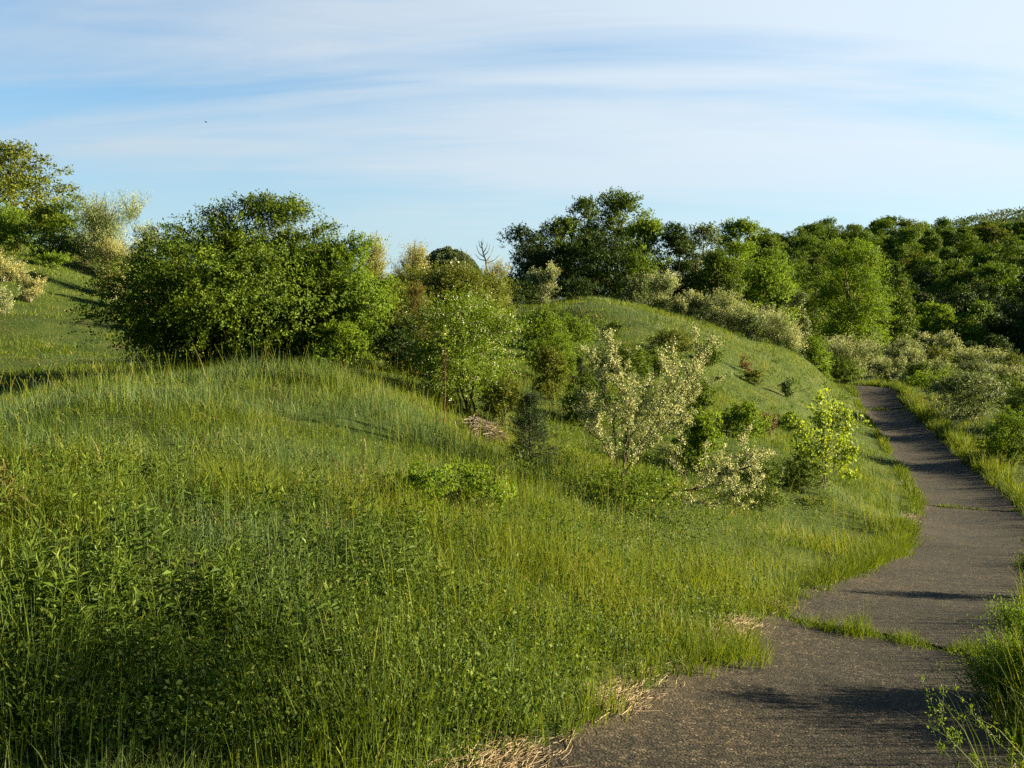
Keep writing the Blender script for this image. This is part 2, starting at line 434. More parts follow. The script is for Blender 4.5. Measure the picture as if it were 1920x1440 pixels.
MAT['bark'] = bark_mat('bark_brown', (.045, .032, .022), (.10, .075, .052))
MAT['bark_grey'] = bark_mat('bark_grey', (.10, .085, .065), (.24, .20, .155))
MAT['stalk'] = bark_mat('stalk_rusty', (.09, .042, .022), (.17, .085, .042), 30)
MAT['stem_green'] = bark_mat('stem_green', (.07, .10, .03), (.13, .15, .05), 30)
MAT['drystem'] = bark_mat('stem_dry', (.30, .22, .12), (.50, .40, .25), 30)
MAT['bird'] = bark_mat('feather_dark', (.015, .015, .018), (.03, .03, .034), 20)

def ground_mat():
    m, t = new_mat('soil_and_thatch'); L = t.links.new
    co = t.nodes.new('ShaderNodeTexCoord')
    n1 = t.nodes.new('ShaderNodeTexNoise'); n1.inputs['Scale'].default_value = 1.2; n1.inputs['Detail'].default_value = 8; n1.inputs['Roughness'].default_value = .65
    n2 = t.nodes.new('ShaderNodeTexNoise'); n2.inputs['Scale'].default_value = 26; n2.inputs['Detail'].default_value = 6; n2.inputs['Roughness'].default_value = .7
    L(co.outputs['Object'], n1.inputs[0]); L(co.outputs['Object'], n2.inputs[0])
    r1 = ramp_node(t, [(.35, (.030, .052, .010)), (.52, (.050, .076, .014)), (.7, (.082, .086, .026))]); L(n1.outputs[0], r1.inputs[0])
    r2 = ramp_node(t, [(.38, (.45, .42, .35)), (.6, (1.25, 1.2, 1.1))]); L(n2.outputs[0], r2.inputs[0])
    mu = t.nodes.new('ShaderNodeMix'); mu.data_type = 'RGBA'; mu.blend_type = 'MULTIPLY'; mu.inputs[0].default_value = 1; mu.clamp_result = False
    L(r1.outputs[0], mu.inputs[6]); L(r2.outputs[0], mu.inputs[7])
    p = t.nodes.new('ShaderNodeBsdfPrincipled'); p.inputs['Roughness'].default_value = .95; p.inputs['Specular IOR Level'].default_value = .1
    L(mu.outputs[2], p.inputs['Base Color'])
    b = t.nodes.new('ShaderNodeBump'); b.inputs['Strength'].default_value = .8; b.inputs['Distance'].default_value = .04
    L(n2.outputs[0], b.inputs['Height']); L(b.outputs[0], p.inputs['Normal'])
    o = t.nodes.new('ShaderNodeOutputMaterial'); L(p.outputs[0], o.inputs[0])
    return m
def asphalt_mat():
    m, t = new_mat('worn_asphalt'); L = t.links.new
    co = t.nodes.new('ShaderNodeTexCoord')
    vo = t.nodes.new('ShaderNodeTexVoronoi'); vo.inputs['Scale'].default_value = 64; L(co.outputs['Object'], vo.inputs['Vector'])
    n2 = t.nodes.new('ShaderNodeTexNoise'); n2.inputs['Scale'].default_value = 60; n2.inputs['Detail'].default_value = 4; n2.inputs['Roughness'].default_value = .7
    n1 = t.nodes.new('ShaderNodeTexNoise'); n1.inputs['Scale'].default_value = 1.3; n1.inputs['Detail'].default_value = 6; n1.inputs['Roughness'].default_value = .6
    L(co.outputs['Object'], n1.inputs[0]); L(co.outputs['Object'], n2.inputs[0])
    # colour of each stone in the worn surface
    sc_ = t.nodes.new('ShaderNodeSeparateColor'); L(vo.outputs['Color'], sc_.inputs[0])
    r = ramp_node(t, [(0, (.009, .0073, .0050)), (.45, (.0245, .0192, .0128)), (.85, (.052, .041, .0275)), (1, (.11, .090, .065))]); L(sc_.outputs[0], r.inputs[0])
    r1 = ramp_node(t, [(.3, (.55, .56, .58)), (.5, (.95, .94, .92)), (.7, (1.30, 1.22, 1.08))]); L(n1.outputs[0], r1.inputs[0])
    mu = t.nodes.new('ShaderNodeMix'); mu.data_type = 'RGBA'; mu.blend_type = 'MULTIPLY'; mu.inputs[0].default_value = 1; mu.clamp_result = False
    L(r.outputs[0], mu.inputs[6]); L(r1.outputs[0], mu.inputs[7])
    n3 = t.nodes.new('ShaderNodeTexNoise'); n3.inputs['Scale'].default_value = 11; n3.inputs['Detail'].default_value = 5; n3.inputs['Roughness'].default_value = .75
    L(co.outputs['Object'], n3.inputs[0])
    r3 = ramp_node(t, [(.36, (.50, .50, .50)), (.52, (1, 1, 1)), (.68, (1.35, 1.3, 1.2))]); L(n3.outputs[0], r3.inputs[0])
    mu3 = t.nodes.new('ShaderNodeMix'); mu3.data_type = 'RGBA'; mu3.blend_type = 'MULTIPLY'; mu3.inputs[0].default_value = 1; mu3.clamp_result = False
    L(mu.outputs[2], mu3.inputs[6]); L(r3.outputs[0], mu3.inputs[7])
    at_ = t.nodes.new('ShaderNodeAttribute'); at_.attribute_name = 'tint'
    dn = t.nodes.new('ShaderNodeMath'); dn.operation = 'MULTIPLY_ADD'; L(n1.outputs[0], dn.inputs[0]); dn.inputs[1].default_value = .9; L(at_.outputs['Fac'], dn.inputs[2])
    dr = t.nodes.new('ShaderNodeMapRange'); dr.interpolation_type = 'SMOOTHSTEP'; L(dn.outputs[0], dr.inputs[0]); dr.inputs[1].default_value = 1.18; dr.inputs[2].default_value = 1.55; dr.inputs[4].default_value = .75
    mud = t.nodes.new('ShaderNodeMix'); mud.data_type = 'RGBA'; L(dr.outputs[0], mud.inputs[0]); L(mu3.outputs[2], mud.inputs[6]); mud.inputs[7].default_value = (.062, .048, .028, 1)
    wv = t.nodes.new('ShaderNodeMix'); wv.data_type = 'VECTOR'; wv.inputs[0].default_value = .22; L(co.outputs['Object'], wv.inputs[4]); L(n1.outputs['Color'], wv.inputs[5])
    cr = t.nodes.new('ShaderNodeTexVoronoi'); cr.feature = 'DISTANCE_TO_EDGE'; cr.inputs['Scale'].default_value = .75; L(wv.outputs[1], cr.inputs['Vector'])
    crr = t.nodes.new('ShaderNodeMapRange'); L(cr.outputs['Distance'], crr.inputs[0]); crr.inputs[1].default_value = .002; crr.inputs[2].default_value = .007; crr.inputs[3].default_value = .72; crr.inputs[4].default_value = 0
    mk = t.nodes.new('ShaderNodeMapRange'); L(n1.outputs[0], mk.inputs[0]); mk.inputs[1].default_value = .50; mk.inputs[2].default_value = .56
    cm = t.nodes.new('ShaderNodeMath'); cm.operation = 'MULTIPLY'; L(crr.outputs[0], cm.inputs[0]); L(mk.outputs[0], cm.inputs[1])
    muc = t.nodes.new('ShaderNodeMix'); muc.data_type = 'RGBA'; L(cm.outputs[0], muc.inputs[0]); L(mud.outputs[2], muc.inputs[6]); muc.inputs[7].default_value = (.008, .007, .005, 1)
    p = t.nodes.new('ShaderNodeBsdfPrincipled'); p.inputs['Roughness'].default_value = .9; p.inputs['Specular IOR Level'].default_value = .2
    L(muc.outputs[2], p.inputs['Base Color'])
    ad = t.nodes.new('ShaderNodeMath'); ad.operation = 'MULTIPLY_ADD'
    L(vo.outputs['Distance'], ad.inputs[0]); ad.inputs[1].default_value = -.9; L(n2.outputs[0], ad.inputs[2])
    b = t.nodes.new('ShaderNodeBump'); b.inputs['Strength'].default_value = .8; b.inputs['Distance'].default_value = .009
    L(ad.outputs[0], b.inputs['Height']); L(b.outputs[0], p.inputs['Normal'])
    o = t.nodes.new('ShaderNodeOutputMaterial'); L(p.outputs[0], o.inputs[0])
    return m
MAT['ground'] = ground_mat()
MAT['asphalt'] = asphalt_mat()

# ------------------------------------------------------------------ setting: ground sheet, path, far hills
def build_ground():
    nx = ny = 560
    um = math.asinh(1500 / 12.0)
    gx = 12 * np.sinh(np.linspace(-um, um, nx)); gy = 12 * np.sinh(np.linspace(-um, um, ny))
    X, Y = np.meshgrid(gx, gy)
    x, y = X.ravel(), Y.ravel()
    z = height(x, y)
    s, _ = path_lateral(x, y)
    z += .018 * np.clip((np.abs(s) - .9) / .15, 0, 1) - 0.012 * np.clip((.98 - np.abs(s)) / .15, 0, 1)
    mb = MB()
    i = np.arange(nx * ny).reshape(ny, nx)
    q = np.stack([i[:-1, :-1], i[:-1, 1:], i[1:, 1:], i[1:, :-1]], -1).reshape(-1, 4)
    mb.add(np.stack([x, y, z], 1), q)
    tag(mb.build('ground', MAT['ground'], smooth=True), 'grassy ground and soil under the meadow', kind='structure')
build_ground()

def arc_of(x, y): return float(path_lateral([x], [y])[1][0])
CRACKS = [(arc_of(2.98, 7.4), .20, 1), (arc_of(9.35, 19), .14, 2), (arc_of(15.1, 38.0), .45, 3), (arc_of(15.9, 41.3), .05, 4)]
def build_path():
    mb = MB()
    S = np.arange(PS[8], PS[-1], 0.045)
    cxp = np.interp(S, PS, PL[:, 0]); cyp = np.interp(S, PS, PL[:, 1])
    nxp = np.interp(S, PS, PN[:, 0]); nyp = np.interp(S, PS, PN[:, 1])
    lat = np.concatenate([[-1.02], np.linspace(-1, 1, 37), [1.02]])
    eL = HALF + (fbm(S / .5, S * 0 + 3, 3, 5) - .5) * .26
    eR = HALF + (fbm(S / .5, S * 0 + 9, 4, 5) - .5) * .26
    off = np.where(lat[None] < 0, lat[None] * eL[:, None], lat[None] * eR[:, None])
    X = cxp[:, None] + nxp[:, None] * off; Y = cyp[:, None] + nyp[:, None] * off
    Z = height(X.ravel(), Y.ravel(), False).reshape(X.shape) + .006
    Z[:, 0] -= .05; Z[:, -1] -= .05
    i = np.arange(X.size).reshape(X.shape)
    q = np.stack([i[:-1, :-1], i[:-1, 1:], i[1:, 1:], i[1:, :-1]], -1)
    sm = np.repeat((S[:-1] + S[1:])[:, None] / 2, len(lat) - 1, 1)
    lm = np.repeat((lat[:-1] + lat[1:])[None] / 2, len(S) - 1, 0)
    keep = np.ones(sm.shape, bool)
    wob = (fbm(lm * 2.2, sm * 0, 8, 4) - .5) * .30 + (fbm(lm * 9, sm * 9, 18, 2) - .5) * .10
    for a, w, _ in CRACKS:
        keep &= np.abs(sm - a + wob) > np.maximum(w * (.55 + .9 * fbm(lm * 3, sm * 0 + a, 6)), .07) / 2
    q = q[keep].reshape(-1, 4)
    mb.add(np.stack([X.ravel(), Y.ravel(), Z.ravel()], 1), q, np.repeat(np.abs(lat)[None], len(S), 0).ravel())
    o = mb.build('path', MAT['asphalt'])
    tag(o, 'cracked dark asphalt footpath curving down the slope', kind='structure')
build_path()

def far_hill(name, label, pxc, pyt, Y, half_px, prof, seed, wood_label):
    rng = np.random.default_rng(seed)
    c = at(pxc, pyt, Y); top = c[2] - 6; w = half_px / F * Y
    base = -14.0
    n = 70
    gx = np.linspace(-1, 1, n); X, V = np.meshgrid(gx, gx)
    hx = prof(X) * np.clip(1 - V ** 2, 0, 1) ** .8
    Z = base + (top - base) * hx + (fbm(X * 9, V * 9, seed) - .5) * 6 * hx
    xx = c[0] + X * w; yy = Y + V * w * .7
    mb = MB(); i = np.arange(n * n).reshape(n, n)
    mb.add(np.stack([xx.ravel(), yy.ravel(), Z.ravel()], 1), np.stack([i[:-1, :-1], i[:-1, 1:], i[1:, 1:], i[1:, :-1]], -1).reshape(-1, 4))
    tag(mb.build(name, MAT['ground'], smooth=True), label, kind='structure')
    m = 60000
    a = rng.uniform(-1, 1, m); b = rng.uniform(-1, .25, m)
    hx = prof(a) * np.clip(1 - b ** 2, 0, 1) ** .8
    z = base + (top - base) * hx + (fbm(a * 9, b * 9, seed) - .5) * 6 * hx
    cell = fbm(a * w / 9, b * w / 9, seed + 3, 2)
    P = np.stack([c[0] + a * w, Y + b * w * .7, z + cell * 8 + rng.uniform(0, 1.5, m)], 1)
    D = norm(rng.normal(size=(m, 3)) + np.array([0, 0, .4])); N = norm(rng.normal(size=(m, 3)))
    mb = MB(); leaves(mb, P, D, N, rng.uniform(.9, 1.8, m), rng.uniform(.8, 1.4, m), rng.random(m))
    tag(mb.build('wood', MAT['far']), wood_label, kind='stuff')
far_hill('distant_hill', 'small rounded wooded hill far off beyond the shrubs', 840, 469, 900, 160,
         lambda t: np.exp(-np.abs(t / .55) ** 2.8), 11, 'pale green wood covering the small distant hill, haze put into its leaf colour')
far_hill('far_ridge', 'far wooded ridge rising above the forest at the right edge', 2100, 384, 700, 900,
         lambda t: np.exp(-np.abs(t / .8) ** 2.2), 12, 'woodland covering the far ridge')

# ------------------------------------------------------------------ plants: generators
def foliage(rng, W, H, Y, st, D=None):
    """leaf clusters of a crown in local metres, foot at the origin. Returns dict of leaf arrays and lobe centres."""
    D = D or W * st.get('depth', .85)
    form = st.get('form', 'dome')
    nl = st.get('lobes', 16)
    lr = st.get('lobe_r', (.17, .30))
    z0 = st.get('z0', 0.0)                     # crown starts at z0*H
    lob = []
    for k in range(nl):
        if form == 'dome':
            d = rng.normal(size=3); d /= np.linalg.norm(d)
            d[2] = abs(d[2]) if rng.random() < .62 else -abs(d[2]) * .9
            c = np.array([0, 0, .44 * H]) + d * np.array([.36 * W, .36 * D, .40 * H]) * rng.uniform(*st.get('lobe_d', (.75, 1.05)))
            r = rng.uniform(*lr) * (W + H) * .5
            rz = r * .85
        elif form == 'vase':
            a = rng.uniform(0, 2 * np.pi); q = rng.uniform(.1, 1) ** .7
            zz = rng.uniform(.08, .88)
            rad = q * (.42 + .58 * zz)
            c = np.array([math.cos(a) * rad * .42 * W, math.sin(a) * rad * .42 * D, zz * H * (1 - .25 * q * q)])
            r = rng.uniform(*lr) * (W + H) * .5
            rz = r
        elif form == 'cone':
            zz = rng.uniform(0.02, .95); rad = (1 - zz) ** .85
            a = rng.uniform(0, 2 * np.pi); q = math.sqrt(rng.uniform(.1, 1))
            c = np.array([math.cos(a) * rad * q * .42 * W, math.sin(a) * rad * q * .42 * D, zz * H])
            r = (.10 + .12 * (1 - zz)) * W * 1.2; rz = r * .7
        else:                                   # 'tree': an egg shaped crown of rounded boughs
            zz = rng.uniform(0, 1); a = rng.uniform(0, 2 * np.pi)
            prof = math.sqrt(max(0.05, 1 - abs((zz - .36) / .68) ** 2.7))
            q = math.sqrt(rng.uniform(.03, 1))
            c = np.array([math.cos(a) * prof * q * .36 * W, math.sin(a) * prof * q * .36 * D, H * (z0 + (1 - z0) * (.06 + .82 * zz))])
            r = rng.uniform(*lr) * W * (1 - .15 * zz); rz = r * .8
        lob.append((*c, r, r, rz))
    lob = np.array(lob)
    ls = max(st['leaf'], st.get('minpx', 2.0) * Y / 924.0)
    asp = st.get('aspect', .55)
    K = st.get('k', 16)
    nleaf = int(min(st.get('max', 60000), st.get('cov', 5.5) * .62 * W * H / (.5 * ls * ls * asp)))
    ns = max(20, nleaf // K)
    L = st.get('spray', .28) * min(W, H) * (st.get('sprayk', 1))
    w = lob[:, 3] * lob[:, 5]; j = rng.choice(nl, ns, p=w / w.sum())
    fill = rng.random(ns) < (st.get('fill', .22) if form == 'dome' else 0)
    d = norm(rng.normal(size=(ns, 3))); d[:, 2] = np.where(rng.random(ns) < .65, np.abs(d[:, 2]), d[:, 2])
    uu = 1 - .55 * rng.random(ns) ** 1.6
    core = rng.random(ns) < st.get('core', .10); uu[core] = rng.random(core.sum()) * .6
    P = lob[j, :3] + d * lob[j, 3:6] * uu[:, None]
    nf_ = fill.sum()
    if nf_:
        dd = norm(rng.normal(size=(nf_, 3))) * (rng.random((nf_, 1)) ** .5) * .95
        P[fill] = np.array([0, 0, .42 * H]) + dd * np.array([.38 * W, .38 * D, .42 * H])
    o = norm((P - np.array([0, 0, H * st.get('oc', .35)])) / np.array([W, D, H]))
    o = norm(o + .6 * d)
    dirn = norm(o * st.get('out', .8) + np.array([0, 0, 1.]) * st.get('up', .25) + rng.normal(size=(ns, 3)) * st.get('rnd', .35))
    ok = P[:, 2] > .03 * H
    P, dirn, j = P[ok], dirn[ok], j[ok]; ns = len(P)
    Ls = L * rng.uniform(.5, 1.25, ns)
    droop = st.get('droop', .25)
    t = (np.arange(K) + rng.random((ns, K))) / K
    pos = P[:, None] + dirn[:, None] * (Ls[:, None] * t)[..., None]
    pos[..., 2] -= droop * Ls[:, None] * t ** 2
    jit = st.get('jit', .35) * ls
    pos += rng.normal(size=pos.shape) * jit
    ld = norm(dirn[:, None] * st.get('along', .5) + norm(rng.normal(size=pos.shape)) * 1.0)
    ld[..., 2] -= st.get('hang', .15)
    nn = norm(norm(rng.normal(size=pos.shape)) * .75 + o[ok][:, None] * st.get('face', .95) + np.array([0, 0, .3]))
    lobt = rng.random(nl)
    tint = .38 * rng.random((ns, K)) + .34 * rng.random(ns)[:, None] + .28 * lobt[j][:, None]
    if st.get('tiptint'): tint = np.clip(tint * .75 + st['tiptint'] * (t - .35), 0, 1)
    res = dict(P=pos.reshape(-1, 3), D=ld.reshape(-1, 3), N=nn.reshape(-1, 3), ls=ls, asp=asp, tint=tint.ravel(), lob=lob, tw=(P, dirn, Ls, droop))
    # fit the crown to the size it has in the photograph
    z = res['P'][:, 2]; sz = H / max(np.percentile(z, 99.6), .01)
    xs = res['P'][:, 0]; lo, hi = np.percentile(xs, .5), np.percentile(xs, 99.5)
    sx = W / (hi - lo); mid = (lo + hi) / 2
    sc = np.array([sx, sx, sz])
    res['P'] = (res['P'] - np.array([mid, 0, 0])) * sc
    res['lob'] = lob.copy(); res['lob'][:, :3] = (lob[:, :3] - np.array([mid, 0, 0])) * sc
    res['tw'] = ((P - np.array([mid, 0, 0])) * sc, dirn, Ls, droop)
    return res

def stem_lines(rng, H, lob, n, base_r, m=8, spread=.12, trunk=False, z0=.25):
    PP, RR = [], []
    if trunk:
        top = np.array([rng.normal() * .04 * H, rng.normal() * .04 * H, H * .86])
        mid = top * .5 + np.array([rng.normal(), rng.normal(), 0]) * .02 * H
        T = smooth_line([np.zeros(3), mid, top], m)
        PP.append(T); RR.append(np.linspace(base_r, base_r * .18, m))
        for k in range(n):
            l = lob[rng.integers(len(lob))]
            tz = np.clip(l[2] / H * .62, z0 * .75, .8)
            i = int(tz / .86 * (m - 1))
            a = T[i]; b = l[:3]
            c = (a + b) / 2 + np.array([0, 0, .05 * H])
            PP.append(smooth_line([a, c, b], m)); r = base_r * (1 - tz) * .5
            RR.append(np.linspace(r, r * .2, m))
    else:
        for k in range(n):
            l = lob[rng.integers(len(lob))]
            a = np.array([rng.normal(), rng.normal(), 0]) * spread * H * .4
            b = l[:3] + rng.normal(size=3) * l[3] * .4
            c = (a * .55 + b * .45) + np.array([0, 0, .12 * H])
            PP.append(smooth_line([a, c, b], m)); r = base_r * rng.uniform(.6, 1)
            RR.append(np.linspace(r, r * .25, m))
    return np.array(PP), np.array(RR)

STY = {
 'bush':   dict(form='dome', leaf=.055, aspect=.5, lobes=18, spray=.16, mat='green', bark='bark', stems=9),
 'lime':   dict(form='dome', leaf=.055, aspect=.5, lobes=14, spray=.18, mat='lime', bark='bark', stems=8, up=.45),
 'dark':   dict(form='dome', leaf=.05, aspect=.5, lobes=16, spray=.14, mat='dark', bark='bark', stems=8),
 'olive':  dict(form='dome', leaf=.05, aspect=.45, lobes=14, spray=.2, mat='olive', bark='bark', stems=8, up=.5),
 'pale':   dict(form='vase', leaf=.055, aspect=.30, lobes=15, lobe_r=(.07, .15), spray=.44, k=24, out=.45, up=1.0, rnd=.3, droop=.12, jit=.4, along=.9, hang=0, mat='pale', bark='bark_grey', stems=12, cov=4.6, tiptint=.75, core=.3),
 'gold':   dict(form='vase', leaf=.055, aspect=.28, lobes=16, lobe_r=(.07, .14), spray=.5, k=24, out=.45, up=1.0, rnd=.3, droop=.15, jit=.4, along=.9, hang=0, mat='gold', bark='bark_grey', stems=12, cov=4.2, tiptint=.6, core=.3),
 'grey':   dict(form='vase', leaf=.055, aspect=.4, lobes=14, lobe_r=(.12, .22), spray=.28, k=18, out=.5, up=.8, rnd=.35, droop=.15, along=.8, hang=0, mat='grey', bark='bark_grey', stems=9, cov=5, tiptint=.5, core=.25),
 'cedar':  dict(form='cone', leaf=.03, aspect=.35, lobes=46, spray=.16, k=20, out=1., up=.25, rnd=.3, droop=.1, along=1., mat='cedar', bark='bark', stems=0, trunk=True, cov=5.0, minpx=1.4),
 'tree':   dict(form='tree', leaf=.12, aspect=.62, lobes=56, lobe_r=(.13, .22), spray=.09, k=12, mat='green', bark='bark', trunk=True, stems=12, z0=.06, cov=7, minpx=2.0),
 'airy':   dict(form='tree', leaf=.10, aspect=.5, lobes=46, lobe_r=(.11, .18), spray=.12, k=12, mat='lime', bark='bark_grey', trunk=True, stems=16, z0=.15, cov=4.0, minpx=1.9),
}
BOXES = []
def plant(style, name, label, cat, x0, x1, yt, Y, seed, group=None, flowers=None, base=None, **over):
    """a shrub or tree that stands on the ground at distance Y and reaches the photograph's outline"""
    rng = np.random.default_rng(seed)
    st = dict(STY[style]); st.update(over)
    if base:                                     # stand it where the ground shows under that pixel
        q = ground_hit([(x0 + x1) / 2], [base])[0]
        if not np.isnan(q[1]): Y = float(q[1])
    c = at((x0 + x1) / 2, yt, Y); X = c[0]
    g = h1(X, Y); H = c[2] - g; Wd = (x1 - x0) / F * math.hypot(Y, X) * math.cos(math.atan2(abs(X), Y))
    if H < .25: print('LOW', name, label, round(H, 2)); H = max(H, .3)
    BOXES.append((label, round(X, 1), Y, round(Wd, 2), round(H, 2)))
    root = thing(name, label, cat, (X, Y, g - .03), group)
    f = foliage(rng, Wd, H, Y, st)
    tree = st.get('trunk', False)
    mb = MB()
    n = len(f['P'])
    sz = rng.uniform(.65, 1.3, n) * f['ls']
    leaves(mb, f['P'], f['D'], f['N'], sz, sz * f['asp'], f['tint'], LEAF5 if Y < 26 and f['ls'] > .04 else LEAF4)
    br = st.get('br', (.022 * H if tree else .012 * min(H, 2.5)))
    PP, RR = stem_lines(rng, H, f['lob'], st.get('stems', 8), br, trunk=tree, z0=st.get('z0', .2))
    ms = MB(); tubes(ms, PP, RR, 6, link=True)
    tw = f['tw']; pick = rng.choice(len(tw[0]), min(len(tw[0]), 500 if Y < 30 else 150), replace=False)
    a = tw[0][pick]; d = tw[1][pick]; l = tw[2][pick]
    t3 = np.linspace(0, .95, 4)
    tp = a[:, None] + d[:, None] * (l[:, None] * t3[None])[..., None]; tp[..., 2] -= tw[3] * l[:, None] * t3[None] ** 2
    tr = np.outer(np.full(len(pick), max(.0025, .25 * Y / 924)), np.linspace(1, .4, 4))
    tubes(mb, tp, tr, 3, .5, 1)
    mb.build('crown' if tree else 'foliage', [MAT[st['mat']], MAT[st['bark']]], root)
    ms.build('trunk' if tree else 'stem', MAT[st['bark']], root, True)
    if flowers:
        nf, fs, fm = flowers
        i = rng.choice(n, min(n, nf), replace=False)
        o = norm(f['P'][i] - np.array([0, 0, H * .4]))
        mb = MB(); fs = max(fs, 1.25 * Y / 924)
        P = np.repeat(f['P'][i] + o * f['ls'] * .6, 3, 0) + rng.normal(size=(len(i) * 3, 3)) * fs * .5
        s = rng.uniform(.7, 1.3, len(P)) * fs
        leaves(mb, P, rng.normal(size=P.shape), rng.normal(size=P.shape) + np.repeat(o, 3, 0), s, s * .8, rng.random(len(P)), LEAF4)
        mb.build('blossom', MAT[fm], root)
    return root

def branchy(name, label, cat, lines, Y, seed, mat, bark, leaf, asp, r0=.012, twigs=9, tl=(.12, .34), per=26, up=.55, tpl=LEAF5, group=None, bare=.22, whorl=.02, extra=None, tintb=0, sub=7):
    """a hand drawn shrub: main stems as photograph pixels (px, py[, dY]), twigs and leaves along them"""
    rng = np.random.default_rng(seed)
    W3 = [np.array([at(p[0], p[1], Y + (p[2] if len(p) > 2 else 0)) for p in ln]) for ln in lines]
    base = W3[0][0].copy(); base[2] = min(base[2], h1(base[0], base[1]) + .05)
    root = thing(name, label, cat, base, group)
    PP, RR = [], []; TP, TR = [], []
    for i, ln in enumerate(W3):
        P = smooth_line(ln, 12) - base
        if i == 0 or np.linalg.norm(P[0]) < .35: P[0, 2] -= .12
        Q = P + np.cumsum(rng.normal(size=P.shape) * .008, 0); Q[0] = P[0]
        lenn = np.linalg.norm(np.diff(Q, axis=0), axis=1).sum()
        r = r0 * (1 if i == 0 else .7) * min(1.2, .5 + lenn * .4)
        PP.append(Q); RR.append(np.linspace(r, r * .3, 12))
        subs = [(Q, lenn, bare)]
        for k in range(max(2, int(sub * lenn))):
            t = rng.uniform(.2, .93); f = t * 11; a = int(min(f, 10)); q = Q[a] + (Q[a + 1] - Q[a]) * (f - a)
            ax = norm(Q[a + 1] - Q[a]); d = norm(ax * .8 + norm(rng.normal(size=3)) * .9 + np.array([0, 0, up * .5])); l = rng.uniform(.18, .52) * (1.15 - .6 * t)
            tt = np.linspace(0, 1, 12)[:, None]
            B = q + d * l * tt + np.array([0, 0, .22 * l]) * tt ** 2 + norm(rng.normal(size=3)) * .18 * l * tt ** 2 + np.cumsum(rng.normal(size=(12, 3)) * .004, 0) * tt
            PP.append(B); RR.append(np.linspace(r * .45, r * .16, 12)); subs.append((B, l, .1))
        for Q, lenn, bare_, in subs:
          for k in range(max(1, int(twigs * lenn / .6 * rng.uniform(.5, 1.4)))):
              t = bare_ + (1 - bare_) * rng.random() ** .8
              f = t * 11; a = int(min(f, 10)); q = Q[a] + (Q[a + 1] - Q[a]) * (f - a)
              ax = norm(Q[a + 1] - Q[a])
              d = norm(ax * .9 + norm(rng.normal(size=3)) * .85 + np.array([0, 0, up]))
              l = rng.uniform(*tl) * (1.15 - .5 * t)
              tt = np.linspace(0, 1, 5)[:, None]
              TP.append(q + d * l * tt + np.array([0, 0, .15 * l]) * tt ** 2 + rng.normal(size=3) * .15 * l * tt ** 2)
              TR.append(np.linspace(r0 * .3, r0 * .12, 5))
    PP, RR, TP, TR = map(np.array, (PP, RR, TP, TR))
    mb = MB(); tubes(mb, PP, RR, 7, link=True)
    mb.build('stem', MAT[bark], root, True)
    # leaves along twigs and the stems' outer ends
    S = len(TP)
    t = rng.random((S, per)) ** .8 * 4 * .999; a = t.astype(int); fr = (t - a)[..., None]
    rows = np.arange(S)[:, None]
    pos = TP[rows, a] * (1 - fr) + TP[rows, a + 1] * fr
    ax = norm(TP[:, -1] - TP[:, 0])[:, None]
    ld = norm(ax * .7 + norm(rng.normal(size=pos.shape)))
    pos = pos + rng.normal(size=pos.shape) * whorl
    tint = np.clip(.55 * rng.random(pos.shape[:2]) + .45 * rng.random(S)[:, None] + tintb, 0, 1)
    sz = rng.uniform(.6, 1.3, pos.shape[:2]).ravel() * leaf
    mb = MB()
    P = pos.reshape(-1, 3)
    leaves(mb, P, ld.reshape(-1, 3), rng.normal(size=P.shape) + np.array([.4, -.2, .5]), sz, sz * asp, tint.ravel(), tpl)
    tubes(mb, TP, np.maximum(TR, .0018), 4, .5, 1)
    mb.build('foliage', [MAT[mat], MAT[bark]], root)
    if extra:
        frac, em, es, easp = extra
        i = rng.choice(len(P), int(len(P) * frac), replace=False)
        mb = MB(); s = rng.uniform(.7, 1.3, len(i)) * es
        leaves(mb, P[i], ld.reshape(-1, 3)[i] + rng.normal(size=(len(i), 3)) * .5, rng.normal(size=(len(i), 3)), s, s * easp, rng.random(len(i)), LEAF4)
        mb.build('blossom' if em in ('cream', 'white') else 'young_leaf', MAT[em], root)
    return root

# ------------------------------------------------------------------ grass, weeds, straw (nobody could count them)
def blades(mb, P, H, W, laz, lean, faz, tint, seg, mat=0):
    n = len(P)
    ld = np.stack([np.cos(laz), np.sin(laz), np.zeros(n)], 1); sd = np.stack([np.cos(faz), np.sin(faz), np.zeros(n)], 1)
    V = np.empty((n, 2 * seg + 1, 3)); 
    for k in range(seg + 1):
        t = k / seg
        c = P + np.array([0, 0, 1.]) * (H * (t - .38 * lean * t * t))[:, None] + ld * (H * lean * t ** 1.8)[:, None]
        hw = (W * .5 * (1 - .75 * t ** 1.6))[:, None]
        if k < seg: V[:, 2 * k] = c - sd * hw; V[:, 2 * k + 1] = c + sd * hw
        else: V[:, 2 * seg] = c
    b = (np.arange(n) * (2 * seg + 1))[:, None]
    tt = np.repeat(tint, 2 * seg + 1)
    q = np.concatenate([b + np.array([2 * k, 2 * k + 1, 2 * k + 3, 2 * k + 2]) for k in range(seg - 1)], 0)
    mb.v.append(V.reshape(-1, 3).astype(np.float32)); mb.t.append(tt.astype(np.float32))
    mb.f.append(q + mb.n); mb.m.append(np.full(len(q), mat, np.int32))
    tr = b + np.array([2 * seg - 2, 2 * seg - 1, 2 * seg])
    mb.f.append(tr + mb.n); mb.m.append(np.full(len(tr), mat, np.int32))
    mb.n += n * (2 * seg + 1)

